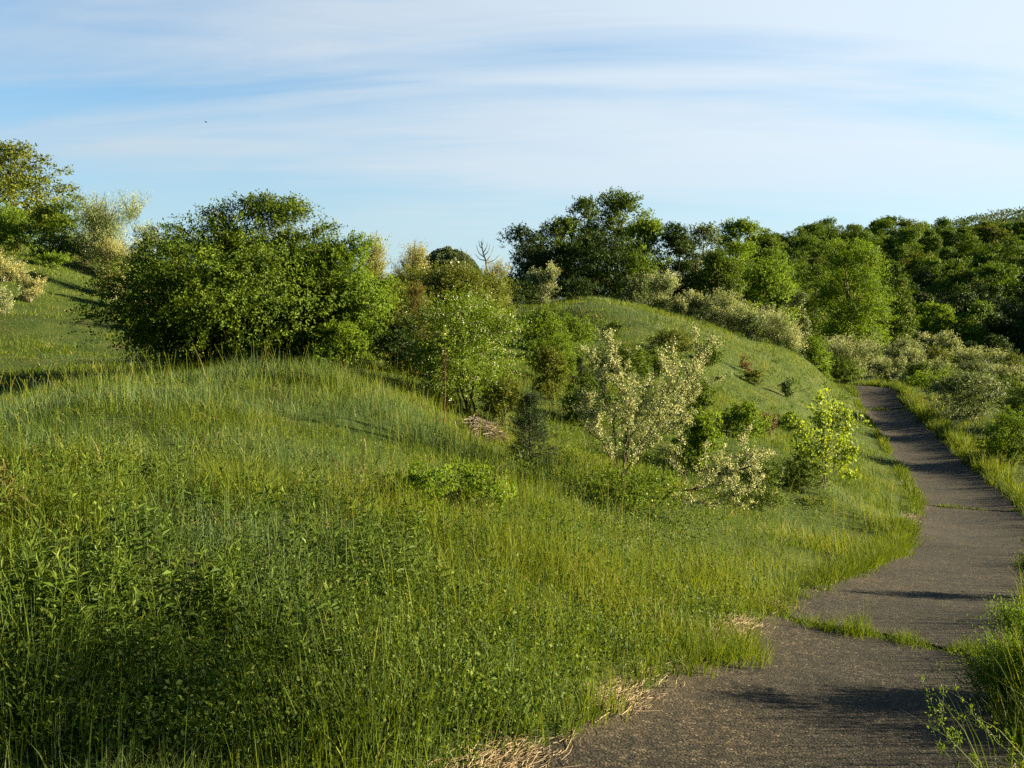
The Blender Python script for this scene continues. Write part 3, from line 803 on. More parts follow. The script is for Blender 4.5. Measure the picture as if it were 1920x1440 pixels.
def grass_height(x, y, r, s):
    h = .12 + .40 * fbm(x / 1.7, y / 1.7, 21) ** 1.5 + .30 * (fbm(x / .6, y / .6, 23) - .42)
    h = h * (1 - .22 * np.clip((r - 6) / 4, 0, 1))
    h = np.where(r > 24, h * .75 + .02, h)
    h = np.where((x > 0) & (r > 22) & (s < 0), h * .9, h)
    h = h * (1 + .30 * np.exp(-((x + 3.5) ** 2 / 9 + (y - 13) ** 2 / 12)))         # tall stand on the mound
    e = np.abs(s) - HALF
    h = h * np.clip(np.where(s < 0, .72, .38) + .62 * e / np.where(s < 0, .5, 1.1), .3, 1)
    h = np.where((s > 0) & (s < 6) & (y < 6), h * .7, h)
    h = np.where((x < -4) & (y > 17.5), h * .8, h)
    return np.maximum(h, .06)

def build_grass():
    rng = np.random.default_rng(77)
    mb = MB()
    TH = R(43)
    q = ground_hit([1360, 1640], [1235, 1040]); A1, A2 = (arc_of(*q[0, :2]), arc_of(*q[1, :2]))
    bands = [(1.3, 5, 2700, 3), (5, 9, 1900, 3), (9, 15, 900, 3), (15, 28, 420, 2), (28, 50, 150, 2), (50, 85, 22, 2)]
    for r0, r1, den, seg in bands:
        area = (r1 ** 2 - r0 ** 2) * TH
        n = int(area * den)
        ncl = n // 9
        rr = np.sqrt(rng.uniform(r0 ** 2, r1 ** 2, ncl)); th = rng.uniform(-TH, TH, ncl)
        cxl = rr * np.sin(th); cyl = rr * np.cos(th)
        w = np.clip(2.6 * (fbm(cxl / .9, cyl / .9, 31) - .26), .12, 2.2)
        kk = rng.poisson(9 * w)
        i = np.repeat(np.arange(ncl), kk)
        sg = np.maximum(.055, .012 * rr[i])
        ox, oy = rng.normal(size=len(i)) * sg, rng.normal(size=len(i)) * sg
        x = cxl[i] + ox; y = cyl[i] + oy
        s, arc = path_lateral(x, y)
        straw = np.clip((fbm(arc / 1.1, arc * 0, 71) - .38) * 5, 0, 1) * (s < 0)
        edge = HALF - .05 + .26 * (fbm(arc / .35, arc * 0 + np.sign(s) * 5, 41) - .35) + .12 * straw - np.where(s < 0, .30 * np.exp(-((arc - A1) / .55) ** 2) + .22 * np.exp(-((arc - A2) / 3.) ** 2), 0)
        ok = np.abs(s) > edge
        # thin along the worn verge
        ok &= (np.abs(s) > edge + .3) | (rng.random(len(x)) < .5)
        x, y, s, i, ox, oy, sg = x[ok], y[ok], s[ok], i[ok], ox[ok], oy[ok], sg[ok]
        r = np.hypot(x, y)
        H = grass_height(x, y, r, s) * rng.uniform(.5, 1.3, len(x)) * (.8 + .4 * rng.random(ncl)[i])
        z = height(x, y) - .02
        W = np.maximum(.0042 * rng.uniform(.6, 1.6, len(x)), .48 * r / 924 * rng.uniform(.7, 1.3, len(x)))
        laz = np.arctan2(oy, ox) + rng.normal(size=len(x)) * .8
        lean = np.clip(.10 + .22 * np.hypot(ox, oy) / sg + rng.normal(size=len(x)) * .26 + .6 * (rng.random(len(x)) < .16), .02, 1.1)
        tint = -.06 + .55 * fbm(x / 2.3, y / 2.3, 51, 3) + .38 * fbm(x / .7, y / .7, 53, 2) + .30 * (rng.random(ncl)[i] - .5) + .30 * (rng.random(len(x)) - .5)
        tint = np.clip(tint, 0, .84)
        dryp = .038 + 1.6 * np.clip(fbm(x / 1.3, y / 1.3, 61) - .64, 0, 1)
        dry = rng.random(len(x)) < dryp
        tint[dry] = rng.uniform(.88, 1, dry.sum()); lean[dry] = np.clip(lean[dry] + .35, 0, 1.1)
        gg = fbm(x / 1.4, y / 1.4, 91) + .25 * (rng.random(ncl)[i] - .5) + .16 * np.exp(-((x + 3) ** 2 / 30 + (y - 11) ** 2 / 14)) > .635
        for mk, mt in ((gg, 1), (~gg, 0)):
            blades(mb, np.stack([x, y, z], 1)[mk], H[mk], W[mk], laz[mk], lean[mk], rng.uniform(0, np.pi, mk.sum()), tint[mk], seg, mt)
    # hand placed tussocks: px, py, count, height, spread, lean, tint
    T = [(700, 1400, 420, .50, .30, .3, .35), (560, 1420, 160, .45, .2, .35, .25), (820, 1330, 220, .42, .25, .35, .45), (1345, 1235, 620, .27, .2, .5, .5), (1250, 1240, 300, .26, .2, .5, .42),
         (868, 868, 160, .30, .18, .3, .3), (905, 862, 140, .28, .2, .3, .35), (440, 945, 240, .55, .10, .6, .5), (460, 960, 180, .5, .12, .7, .6), (90, 1350, 300, .45, .3, .35, .1), (30, 1420, 240, .5, .3, .35, .1), (980, 950, 160, .4, .2, .3, .35),
         (1200, 1200, 260, .32, .3, .4, .6), (1120, 1130, 260, .4, .3, .35, .5), (900, 1180, 260, .45, .3, .35, .55), (1040, 905, 160, .45, .15, .3, .25), (1290, 1120, 260, .38, .3, .4, .6),
         (1480, 1130, 420, .33, .35, .35, .62), (1600, 1050, 420, .36, .4, .35, .62), (1690, 1000, 420, .36, .4, .3, .5), (1400, 1160, 300, .3, .3, .4, .6), (1150, 1330, 220, .22, .2, .5, .5), (1905, 1120, 240, .5, .2, .3, .5), (1925, 1060, 240, .55, .25, .3, .5), (1900, 1000, 240, .5, .3, .3, .5), (1935, 1250, 200, .5, .15, .35, .5), (1985, 1320, 260, .6, .2, .35, .5), (2040, 1400, 260, .6, .2, .35, .5), (2000, 1180, 260, .7, .25, .3, .5), (1880, 940, 260, .5, .3, .3, .5), (1850, 890, 260, .5, .3, .3, .5), (1810, 840, 260, .5, .4, .3, .5), (1000, 1380, 200, .24, .2, .5, .5)]
    for px, py, n, hh, spr, le, ti in T:
        g = ground_hit([px], [py])[0]
        if np.isnan(g[0]): continue
        x = g[0] + rng.normal(size=n) * spr; y = g[1] + rng.normal(size=n) * spr
        s, _ = path_lateral(x, y); ok = np.abs(s) > HALF + .04
        x, y = x[ok], y[ok]; k = len(x); r = np.hypot(x, y)
        if k == 0: continue
        H = hh * rng.uniform(.45, 1.2, k); laz = np.arctan2(y - g[1], x - g[0]) + rng.normal(size=k) * .6
        lean = np.clip(le * rng.uniform(.2, 1.4, k), 0, 1)
        W = np.maximum(.0048 * rng.uniform(.6, 1.5, k), .6 * r / 924)
        blades(mb, np.stack([x, y, height(x, y) - .02], 1), H, W, laz, lean, rng.uniform(0, np.pi, k), np.clip(ti + .25 * rng.normal(size=k) * .6, 0, .84), 4)
    # overhanging tufts along both edges of the path
    X, Yt, Ht, La, Lt, Ti = [], [], [], [], [], []
    for side in (-1, 1):
        for a in np.arange(PS[24], PS[-60], .13):
            bul = (.34 * math.exp(-((a - A1) / .55) ** 2) + .34 * math.exp(-((a - A2 - .5) / 3.2) ** 2)) if side < 0 else 0
            bare_ = float(fbm(np.array([a / .9]), np.array([side * 3.3]), 73)[0])
            if bare_ < .46 and bul < .12 and side < 0: continue
            for k in range(1 + int(bul / .07)):
                lat = HALF + rng.uniform(-.06, .16) - bul * rng.random() ** .6
                if side > 0: lat = HALF + rng.uniform(-.05, .4) + .22 * math.exp(-((a - 21) / 6) ** 2)
                px_ = np.interp(a, PS, PL[:, 0]) + np.interp(a, PS, PN[:, 0]) * lat * side; py_ = np.interp(a, PS, PL[:, 1]) + np.interp(a, PS, PN[:, 1]) * lat * side
                n = (42 if a < PS[200] else 26) if side < 0 else 30
                sg = rng.uniform(.03, .08)
                ox, oy = rng.normal(size=n) * sg, rng.normal(size=n) * sg
                X.append(px_ + ox); Yt.append(py_ + oy)
                hh = rng.uniform(.13, .27) if side < 0 else rng.uniform(.22, .56) * (1 - .45 * math.exp(-((a - 21) / 6) ** 2))
                Ht.append(hh * rng.uniform(.5, 1.25, n)); La.append(np.arctan2(oy, ox) + rng.normal(size=n) * .5); Lt.append(np.clip(rng.uniform(.1, .9, n), 0, 1)); Ti.append(np.clip(rng.uniform(.15, .6) + rng.normal(size=n) * .12, 0, .84))
    X, Yt, Ht, La, Lt, Ti = map(np.concatenate, (X, Yt, Ht, La, Lt, Ti)); r = np.hypot(X, Yt)
    blades(mb, np.stack([X, Yt, height(X, Yt) - .01], 1), Ht, np.maximum(.0045 * rng.uniform(.6, 1.5, len(X)), .5 * r / 924), La, Lt, rng.uniform(0, np.pi, len(X)), Ti, 3)
    # flowering stems standing above the blades, and tall thin growth along the right verge
    n = 2600
    r = rng.uniform(2.5, 4.6, n) ** 2; th = rng.uniform(-R(36), R(36), n); x = r * np.sin(th); y = r * np.cos(th)
    a_ = rng.uniform(PS[10], PS[-1] * .72, 1500); la = HALF + .08 + np.abs(rng.normal(size=1500)) * .55
    x = np.concatenate([x, np.interp(a_, PS, PL[:, 0]) + np.interp(a_, PS, PN[:, 0]) * la]); y = np.concatenate([y, np.interp(a_, PS, PL[:, 1]) + np.interp(a_, PS, PN[:, 1]) * la])
    s, _ = path_lateral(x, y); ok = (np.abs(s) > HALF + .06) & (fbm(x / 2, y / 2, 88) > .42); x, y, s = x[ok], y[ok], s[ok]; n = len(x); r = np.hypot(x, y)
    P = np.stack([x, y, height(x, y) - .02], 1); H = rng.uniform(.36, .66, n); laz = rng.uniform(0, 6.28, n); lean = rng.uniform(.03, .4, n); tint = np.where(rng.random(n) < .15, rng.uniform(.87, .94, n), rng.uniform(.4, .75, n))
    blades(mb, P, H, np.maximum(.003, .42 * r / 924), laz, lean, rng.uniform(0, np.pi, n), tint, 4)
    Kk = 9; t = .80 + .2 * np.arange(Kk)[None] / Kk
    ld = np.stack([np.cos(laz), np.sin(laz)], 1)
    Q = np.repeat(P[:, None], Kk, 1); Q[..., 2] += H[:, None] * (t - .38 * lean[:, None] * t * t); Q[..., :2] += ld[:, None] * (H[:, None] * lean[:, None] * t ** 1.8)[..., None]
    Q = Q.reshape(-1, 3); sz = np.repeat(np.maximum(.022, 1.2 * r / 924), Kk) * rng.uniform(.6, 1.2, len(Q))
    leaves(mb, Q, rng.normal(size=Q.shape) * .45 + np.array([0, 0, 1.]), rng.normal(size=Q.shape), sz, sz * .3, np.repeat(tint, Kk), LEAF4)
    # grass growing out of the cracks across the path: lateral from..to, arc, count, height
    for lat0, lat1, a, n, hh, wd in [(-1.0, -.4, CRACKS[0][0], 600, .10, .10), (-.45, .2, CRACKS[0][0] - .02, 1100, .19, .11), (-.3, .15, CRACKS[0][0], 90, .36, .07), (.1, .95, CRACKS[0][0] - .02, 1100, .15, .12),
                                     (-.95, .95, CRACKS[1][0], 420, .08, .05), (-.95, .0, CRACKS[2][0], 200, .14, .15), (.0, .95, CRACKS[2][0], 120, .08, .12)]:
        lat = rng.uniform(lat0, lat1, n); ar = a + rng.normal(size=n) * wd
        X = np.interp(ar, PS, PL[:, 0]) + np.interp(ar, PS, PN[:, 0]) * lat; Yy = np.interp(ar, PS, PL[:, 1]) + np.interp(ar, PS, PN[:, 1]) * lat
        r = np.hypot(X, Yy)
        ar = ar - (fbm(lat / HALF * 2.2, ar * 0, 8, 4) - .5) * .30
        X = np.interp(ar, PS, PL[:, 0]) + np.interp(ar, PS, PN[:, 0]) * lat; Yy = np.interp(ar, PS, PL[:, 1]) + np.interp(ar, PS, PN[:, 1]) * lat
        lumps = np.clip(3.2 * fbm(lat / .22, ar * 0 + a, 3) - .95, .10, 1.6)
        blades(mb, np.stack([X, Yy, height(X, Yy, False) - .02], 1), hh * rng.uniform(.5, 1.25, n) * lumps, np.maximum(.005, .6 * r / 924), rng.uniform(0, 6.3, n), rng.uniform(.15, .9, n), rng.uniform(0, np.pi, n), rng.uniform(.15, .6, n), 3)
    tag(mb.build('grass', [MAT['grass'], MAT['greygrass']]), 'long green meadow grass', kind='stuff')
build_grass()

def build_weeds():
    rng = np.random.default_rng(5)
    mb = MB()
    px, py = [], []
    for cx_, cy_, rx, ry, n in [(330, 1060, 280, 90, 200), (560, 1120, 220, 90, 230), (100, 1180, 170, 90, 100), (250, 930, 110, 40, 60), (180, 1000, 190, 60, 80), (500, 1000, 230, 50, 130), (620, 1190, 140, 60, 90), (330, 1220, 220, 70, 80), (700, 1060, 140, 60, 80), (40, 1080, 90, 80, 40)]:
        px.append(rng.normal(cx_, rx * .8, int(n * 1.15))); py.append(rng.normal(cy_, ry * .75, int(n * 1.15)))
    g = ground_hit(np.concatenate(px), np.concatenate(py)); g = g[~np.isnan(g[:, 0])]
    s, _ = path_lateral(g[:, 0], g[:, 1]); g = g[(np.abs(s) > HALF + .3) & (rng.random(len(g)) < np.clip(2.2 * fbm(g[:, 0] / .7, g[:, 1] / .7, 15) - .62, .05, .75))]
    a_ = rng.uniform(PS[40], PS[190], 150); la = HALF + .08 + np.abs(rng.normal(size=150)) * .35
    vx = np.interp(a_, PS, PL[:, 0]) + np.interp(a_, PS, PN[:, 0]) * la; vy = np.interp(a_, PS, PL[:, 1]) + np.interp(a_, PS, PN[:, 1]) * la
    nv = len(g); g = np.concatenate([g, np.stack([vx, vy, vx * 0], 1)])
    n = len(g); K = 18
    H = rng.uniform(.16, .30, n) + .26 * rng.random(n) * fbm(g[:, 0] / .8, g[:, 1] / .8, 16)
    H[nv:] = rng.uniform(.32, .85, len(H) - nv)
    big = rng.uniform(.55, 1.15, n); big[nv:] *= .55; wid = rng.choice([.16, .22, .28, .42], n, p=[.2, .35, .3, .15])
    t = (np.arange(K)[None] + rng.random((n, K)) * .7) / K
    t = .22 + .78 * t
    ln = rng.normal(size=(n, 2)) * .12
    base = g.copy(); base[:, 2] = height(g[:, 0], g[:, 1])
    pos = base[:, None] + np.stack([ln[:, 0:1] * H[:, None] * t ** 2, ln[:, 1:2] * H[:, None] * t ** 2, H[:, None] * t], -1)
    ang = rng.uniform(0, 6.28, n)[:, None] + np.arange(K)[None] * 2.4 + rng.normal(size=(n, K)) * .3
    el = np.radians(np.where(t > .9, 65, rng.uniform(5, 45, (n, K))))
    d = np.stack([np.cos(ang) * np.cos(el), np.sin(ang) * np.cos(el), np.sin(el)], -1)
    sz = .74 * (.050 + .045 * np.sin(np.clip(t, 0, 1) * 2.7)) * rng.uniform(.7, 1.3, (n, K)) * big[:, None]
    tint = np.clip(.35 * rng.random(n)[:, None] + .35 * rng.random((n, K)) + .35 * (t > .85), 0, 1)
    nn = np.stack([-np.cos(ang) * np.sin(el), -np.sin(ang) * np.sin(el), np.cos(el)], -1) + rng.normal(size=d.shape) * .25
    leaves(mb, pos.reshape(-1, 3), d.reshape(-1, 3), nn.reshape(-1, 3), sz.ravel(), (sz * wid[:, None]).ravel(), tint.ravel(), LEAF5)
    t6 = np.linspace(0, 1, 5)
    st = base[:, None] + np.stack([ln[:, 0:1] * H[:, None] * t6 ** 2, ln[:, 1:2] * H[:, None] * t6 ** 2, H[:, None] * t6], -1)
    tubes(mb, st, np.outer(np.full(n, .0026), np.linspace(1, .5, 5)), 4, .7)
    # low fine leaved ground herbs towards the bottom and along the verge
    px, py = [], []
    for x0, x1, y0, y1, m in [(250, 900, 1270, 1440, 420), (820, 1120, 1180, 1400, 360), (1080, 1420, 1080, 1260, 240), (0, 420, 1280, 1440, 260), (560, 900, 860, 960, 120), (620, 960, 1130, 1300, 300), (1020, 1330, 960, 1080, 260), (0, 1000, 780, 1260, 420), (900, 1500, 960, 1200, 240), (1200, 1700, 850, 1040, 300)]:
        px.append(rng.uniform(x0, x1, m)); py.append(rng.uniform(y0, y1, m))
    g = ground_hit(np.concatenate(px), np.concatenate(py)); g = g[~np.isnan(g[:, 0])]
    s, _ = path_lateral(g[:, 0], g[:, 1]); g = g[np.abs(s) > HALF + .06]
    n = len(g); K = 26
    base = g.copy(); base[:, 2] = height(g[:, 0], g[:, 1])
    hh = rng.uniform(.08, .30, n)
    off = rng.normal(size=(n, K, 3)) * np.array([.055, .055, 0]); off[..., 2] = hh[:, None] * rng.random((n, K)) ** .7
    off[..., :2] *= (.4 + off[..., 2:3] / .2)
    P = (base[:, None] + off).reshape(-1, 3)
    s, _ = path_lateral(P[:, 0], P[:, 1]); P = P[np.abs(s) > HALF - .02]
    m = len(P)
    sz = rng.uniform(.010, .036, m)
    leaves(mb, P, rng.normal(size=(m, 3)) + np.array([0, 0, .3]), rng.normal(size=(m, 3)) * .6 + np.array([0, 0, 1]), sz, sz * rng.uniform(.4, .75, m), rng.random(m) * .9, LEAF4)
    # rough leafy clumps and seedlings all over the open slope
    g = ground_hit(rng.uniform(960, 1620, 420), rng.uniform(585, 960, 420)); g = g[~np.isnan(g[:, 0])]
    s, _ = path_lateral(g[:, 0], g[:, 1]); g = g[(np.abs(s) > HALF + .5) & (g[:, 1] > 11)]
    n = len(g); K = 70
    base = g.copy(); base[:, 2] = height(g[:, 0], g[:, 1]) + .04
    rad = rng.uniform(.12, .42, n); hh = rng.uniform(.10, .34, n)
    d = norm(rng.normal(size=(n, K, 3))); d[..., 2] = np.abs(d[..., 2])
    q = rng.random((n, K, 1)) ** .5
    P = base[:, None] + d * q * np.stack([rad, rad, hh], 1)[:, None]
    m = n * K; r = np.repeat(np.hypot(g[:, 0], g[:, 1]), K)
    sz = np.maximum(.05, 1.9 * r / 924) * rng.uniform(.6, 1.4, m)
    leaves(mb, P.reshape(-1, 3), (d + rng.normal(size=d.shape) * .5).reshape(-1, 3), rng.normal(size=(m, 3)) * .6 + np.array([.3, 0, .6]), sz, sz * .4, np.clip(np.repeat(rng.random(n), K) * .6 + rng.random(m) * .4, 0, 1), LEAF4)
    tag(mb.build('weeds', MAT['weed']), 'leafy weeds and low herbs among the grass', kind='stuff')
build_weeds()

def build_straw():
    rng = np.random.default_rng(9)
    n = 34000
    a0 = arc_of(-.2, 2.0)
    arc = a0 + rng.random(n) ** 1.25 * 24
    dens = fbm(arc / .9, arc * 0 - 3.3, 73)
    keep = rng.random(n) < np.clip((.55 - dens) * 7, .05, 1)
    arc = arc[keep]; n = len(arc)
    lat = -HALF - .03 + rng.normal(size=n) * .085
    right = rng.random(n) < .07; lat[right] = HALF + np.abs(rng.normal(size=right.sum())) * .1
    X = np.interp(arc, PS, PL[:, 0]) + np.interp(arc, PS, PN[:, 0]) * lat; Y = np.interp(arc, PS, PL[:, 1]) + np.interp(arc, PS, PN[:, 1]) * lat
    L = rng.uniform(.02, .10, n) * np.where(rng.random(n) < .05, 2.6, 1)
    az = np.arctan2(np.interp(arc, PS, PT[:, 1]), np.interp(arc, PS, PT[:, 0])) + rng.normal(size=n) * .7
    d = np.stack([np.cos(az), np.sin(az), rng.normal(size=n) * .10], 1)
    P0 = np.stack([X, Y, height(X, Y, False) + .018 + .03 * rng.random(n) ** 2], 1)
    m = np.stack([P0 - d * L[:, None] * .5, P0 + rng.normal(size=(n, 3)) * np.array([.006, .006, .003]), P0 + d * L[:, None] * .5], 1)
    m[:, 0, 2] = np.maximum(m[:, 0, 2], P0[:, 2] - .008); m[:, 2, 2] = np.maximum(m[:, 2, 2], P0[:, 2] - .008)
    w = rng.uniform(.0006, .0018, n) * np.where(L > .12, 1.3, 1)
    mb = MB(); tubes(mb, m, np.outer(w, [.8, 1, .6]), 4, rng.random(n))
    tag(mb.build('straw', MAT['straw']), 'dry straw and dead grass lying along the path edge', kind='stuff')
build_straw()

# ------------------------------------------------------------------ shrubs and trees of the meadow
T, S_, B_ = 'tree', 'shrub', 'bush'
# big bush in the middle distance and the tangle beside it
plant('bush', 'large_bush', 'huge dark green rounded bush standing on the grassy mound', B_, 198, 655, 418, 18.0, 101, leaf=.060, lobes=60, lobe_r=(.08, .15), lobe_d=(.75, 1.12), fill=.5, spray=.11, cov=10.5, max=115000, stems=14, depth=.85, droop=.5, hang=.4, br=.03, mat='green', core=.2, face=1.9)
plant('airy', 'slender_tree', 'slender light green sapling crown rising out of the huge dark bush', T, 385, 625, 362, 18.3, 102, z0=.56, leaf=.055, lobes=30, lobe_r=(.07, .13), cov=2.6, mat='green', stems=22, spray=.12, br=.03, depth=.5)
plant('lime', 'leafy_bush', 'sunlit yellow-green bush leaning on the right side of the huge dark bush', B_, 560, 735, 440, 18.4, 103, leaf=.06, lobes=34, lobe_r=(.09, .17), lobe_d=(.75, 1.15), fill=.5, mat='lime', face=1.6, cov=9.5, droop=.5, hang=.4, max=50000, core=.2)
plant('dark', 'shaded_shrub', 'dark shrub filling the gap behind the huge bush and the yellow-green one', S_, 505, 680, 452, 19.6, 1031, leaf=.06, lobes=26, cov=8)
plant('bush', 'low_bush', 'low light green sprawling bush at the foot of the huge bush, facing the mound', B_, 575, 690, 600, 16.9, 104, leaf=.055, mat='lime', lobes=14)
plant('gold', 'flowering_shrub', 'pale golden plumed shrub behind the tangle, taller of the two golden ones', S_, 668, 752, 444, 30, 105)
plant('gold', 'flowering_shrub', 'pale golden plumed shrub beside the small distant hill', S_, 742, 814, 455, 31, 106)
plant('olive', 'tangled_shrub', 'dull olive shrub with dark hollow base between huge bush and white-flowered shrub', S_, 640, 815, 520, 20, 107, lobes=30, mat='olive', cov=8)
plant('bush', 'tangled_shrub', 'yellowish bush in the thick of the tangle, before the taller golden shrub', S_, 690, 850, 502, 24, 1071, lobes=24, mat='olive', cov=7)
plant('bush', 'tangled_shrub', 'green bush at the right end of the tangle below the bare dead tree', S_, 840, 965, 508, 27, 1072, lobes=20, mat='olive', cov=7)
plant('lime', 'tangled_shrub', 'olive-yellow tangled shrub directly behind the white-flowered shrub', S_, 765, 945, 494, 22.5, 108, mat='olive', lobes=28, cov=8, flowers=(120, .05, 'white'))
plant('cedar', 'young_cedar', 'brownish olive young cedar squeezed beside the white-flowered shrub', T, 738, 822, 530, 17.6, 109, mat='rust', cov=5)
plant('dark', 'shaded_shrub', 'dark shaded shrub under the tangle left of the white-flowered shrub', S_, 690, 800, 592, 17.4, 110)
plant('bush', 'white_flowered_shrub', 'rounded green shrub dotted all over with small white flowers', S_, 762, 978, 548, 15.6, 111, leaf=.042, lobes=30, lobe_r=(.08, .16), lobe_d=(.7, 1.2), spray=.2, cov=5.5, mat='lime', up=.5, rnd=.5, flowers=(1500, .021, 'white'), max=60000, z0=0)
plant('lime', 'leafy_bush', 'rounded bright green bush just right of the white-flowered shrub, partly in its shade', B_, 962, 1072, 572, 25, 112)
plant('olive', 'leafy_bush', 'feathery yellow-green bush below the bright green bush, nearer the camera', B_, 990, 1098, 625, 21.5, 113, mat='lime')
plant('cedar', 'young_cedar', 'small dark cedar left of the cream-flowered shrub tips', T, 1066, 1112, 668, 20, 114)
plant('bush', 'leafy_bush', 'mid green bush half hidden behind the tips of the cream-flowered shrub', B_, 1108, 1222, 640, 24, 115, mat='green')
plant('lime', 'leafy_bush', 'low yellow-green bush behind the right twigs of the cream-flowered shrub', B_, 1262, 1352, 766, 15.6, 116, mat='lime')
plant('bush', 'leafy_bush', 'small round mid green bush on the slope above the yellow-green one', B_, 1286, 1346, 712, 20, 117)
plant('cedar', 'young_cedar', 'single small dark cedar sapling beside the pile of dry brush', T, 942, 1046, 735, 13, 118, lobes=60, leaf=.026, cov=4.2, aspect=.3)
plant('lime', 'bramble', 'low bright green bramble patch in front of the dry brush pile', 'bramble', 715, 850, 868, 10.6, 119, base=958, mat='lime', leaf=.036, lobes=12, spray=.2, cov=3.6, flowers=None)
plant('lime', 'bramble', 'bright green bramble sprawling left of the small dark cedar sapling', 'bramble', 830, 965, 862, 11.2, 120, base=962, mat='lime', leaf=.04, lobes=12, spray=.2, cov=3.6)
plant('olive', 'low_bush', 'fine-leaved low green bush around the foot of the cream-flowered shrub', B_, 1085, 1275, 868, 10.7, 121, mat='lime', leaf=.03, lobes=18, cov=3.6, flowers=(90, .02, 'cream'), aspect=.4)
plant('dark', 'low_bush', 'dark little bush at the left foot of the bright yellow-green sapling', B_, 1462, 1532, 850, 15.9, 122, leaf=.035, mat='green', cov=3.6)
plant('bush', 'low_bush', 'low fine green bush between cream branches and the bright sapling', B_, 1380, 1470, 838, 14.2, 123, leaf=.032, cov=3.2, flowers=(60, .03, 'cream'))
plant('rust', 'young_cedar', 'small rusty-tipped cedar at the left edge of the meadow', T, -62, 62, 868, 7.4, 124, base=1015, leaf=.026) if 'rust' in STY else plant('cedar', 'young_cedar', 'small rusty-tipped cedar at the left edge of the meadow', T, -62, 62, 868, 7.4, 124, base=1015, mat='rust', leaf=.026, cov=3.6)
plant('dark', 'low_bush', 'dark coarse-leaved clump standing alone in the left meadow', B_, 205, 315, 862, 8.6, 125, base=935, leaf=.07, aspect=.35, cov=3.2, mat='weed')
# small shrubs on the open slope
plant('dark', 'slope_shrub', 'spreading dull green shrub on the open slope below the pale hedge of shrubs', S_, 1218, 1302, 616, 33, 130, base=668, mat='olive')
plant('dark', 'slope_shrub', 'small green shrub on the slope right of the spreading dull green one', S_, 1305, 1358, 645, 31, 131, base=688, mat='green')
plant('dark', 'slope_shrub', 'small low olive shrub in the middle of the open slope', S_, 1390, 1432, 690, 31, 132, base=722, mat='olive')
plant('dark', 'slope_shrub', 'tiny dark round shrub on the slope just above the dark shadow band', S_, 1462, 1486, 712, 31.5, 133, base=745)
plant('lime', 'slope_shrub', 'low yellow-green shrub on the slope beside the lower red-leaved sapling', S_, 1455, 1510, 772, 23.5, 134)
plant('dark', 'slope_shrub', 'low dark shrub left of the lower red-leaved sapling', S_, 1400, 1440, 786, 22, 135, base=818, mat='green')
plant('bush', 'slope_shrub', 'green shrub at the crest end of the slope beside the bright green bush', S_, 1130, 1165, 600, 33, 136, base=640)
plant('vase' if 'vase' in STY else 'grey', 'red_sapling', 'thin red-leaved sapling high on the open slope', 'sapling', 1386, 1410, 664, 30.5, 137, base=700, mat='red', cov=.25)
plant('grey', 'red_sapling', 'thin red-leaved sapling lower on the slope, near the bright sapling', 'sapling', 1430, 1462, 774, 22.5, 138, base=822, mat='red', cov=.22)

plant('lime', 'slope_shrub', 'yellow-green shrub on the slope between bright green bush and dark small cedar', S_, 1030, 1122, 588, 28, 610, base=664, mat='lime')
plant('olive', 'slope_shrub', 'brownish-green brushy shrub under the bright green bush, left of the small dark cedar', S_, 1000, 1066, 648, 22, 611, base=752, mat='olive')
plant('bush', 'slope_shrub', 'broad green shrub low behind the left arms of the cream-flowered shrub', S_, 1060, 1160, 700, 19, 612, base=800, mat='green')
plant('dark', 'slope_shrub', 'dark green shrub just beneath the spreading dull green shrub', S_, 1190, 1290, 652, 26, 613, base=705, mat='green')
plant('lime', 'slope_shrub', 'low yellow-green shrub half way between cream-flowered shrub and bright sapling', S_, 1340, 1440, 752, 18, 614, base=822, mat='lime')
plant('olive', 'slope_shrub', 'olive scrub patch left of the dark cedar, behind the brush pile', S_, 900, 985, 700, 16, 615, base=800, mat='olive')

# left hillside
plant('tree', 'tall_tree', 'tall rounded tree with olive-brown young leaves at the upper left edge', T, -110, 128, 273, 58, 140, mat='olive', lobes=60, lobe_r=(.10, .16), leaf=.17, cov=6.5, z0=.1)
plant('bush', 'hillside_bush', 'bright green bush at the left edge below the tall olive-brown tree', B_, -30, 92, 392, 47, 141, mat='lime')
plant('bush', 'hillside_bush', 'dense dark green bush between the tall tree and the pale plumed shrub', B_, 62, 196, 372, 46, 142, mat='green', lobes=24, lobe_r=(.12, .2))
plant('gold', 'plumed_shrub', 'tall pale yellow plumed shrub against the sky left of the huge bush', S_, 142, 268, 362, 42, 143, mat='pale', lobes=22)
plant('grey', 'plumed_shrub', 'grey-green thin shrub just left of the huge bush, under the sky', S_, 232, 305, 420, 41, 144, mat='pale')
plant('gold', 'plumed_shrub', 'upright pale gold shrub in front of the tall plumed shrub', S_, 172, 240, 448, 36, 145)
plant('pale', 'plumed_shrub', 'small pale gold shrub half hidden behind the left flank of the huge bush', S_, 228, 290, 495, 34, 146, mat='gold')
plant('bush', 'hillside_bush', 'low whitish-leaved green bush on the hillside under the dense dark bush', B_, 58, 138, 435, 42, 147, mat='green', flowers=(90, .06, 'white'))
plant('bush', 'hillside_bush', 'small light yellow-green bush out on the open left hillside', B_, 72, 132, 472, 39, 148, mat='lime')
plant('pale', 'arching_shrub', 'arching cream shrub at the left edge of the hillside, upper of two', S_, -30, 42, 470, 34, 149, mat='gold')
plant('pale', 'arching_shrub', 'fan of cream flowering sprays low on the left hillside', S_, 28, 80, 510, 32, 150, mat='gold', cov=3)
plant('pale', 'arching_shrub', 'grey-green arching shrub at the left edge below the upper cream one', S_, -25, 30, 525, 30, 151, mat='pale')
plant('bush', 'hillside_bush', 'pale green bush at the far left edge beneath the tall tree trunk', B_, -70, 40, 372, 49, 152, mat='lime')
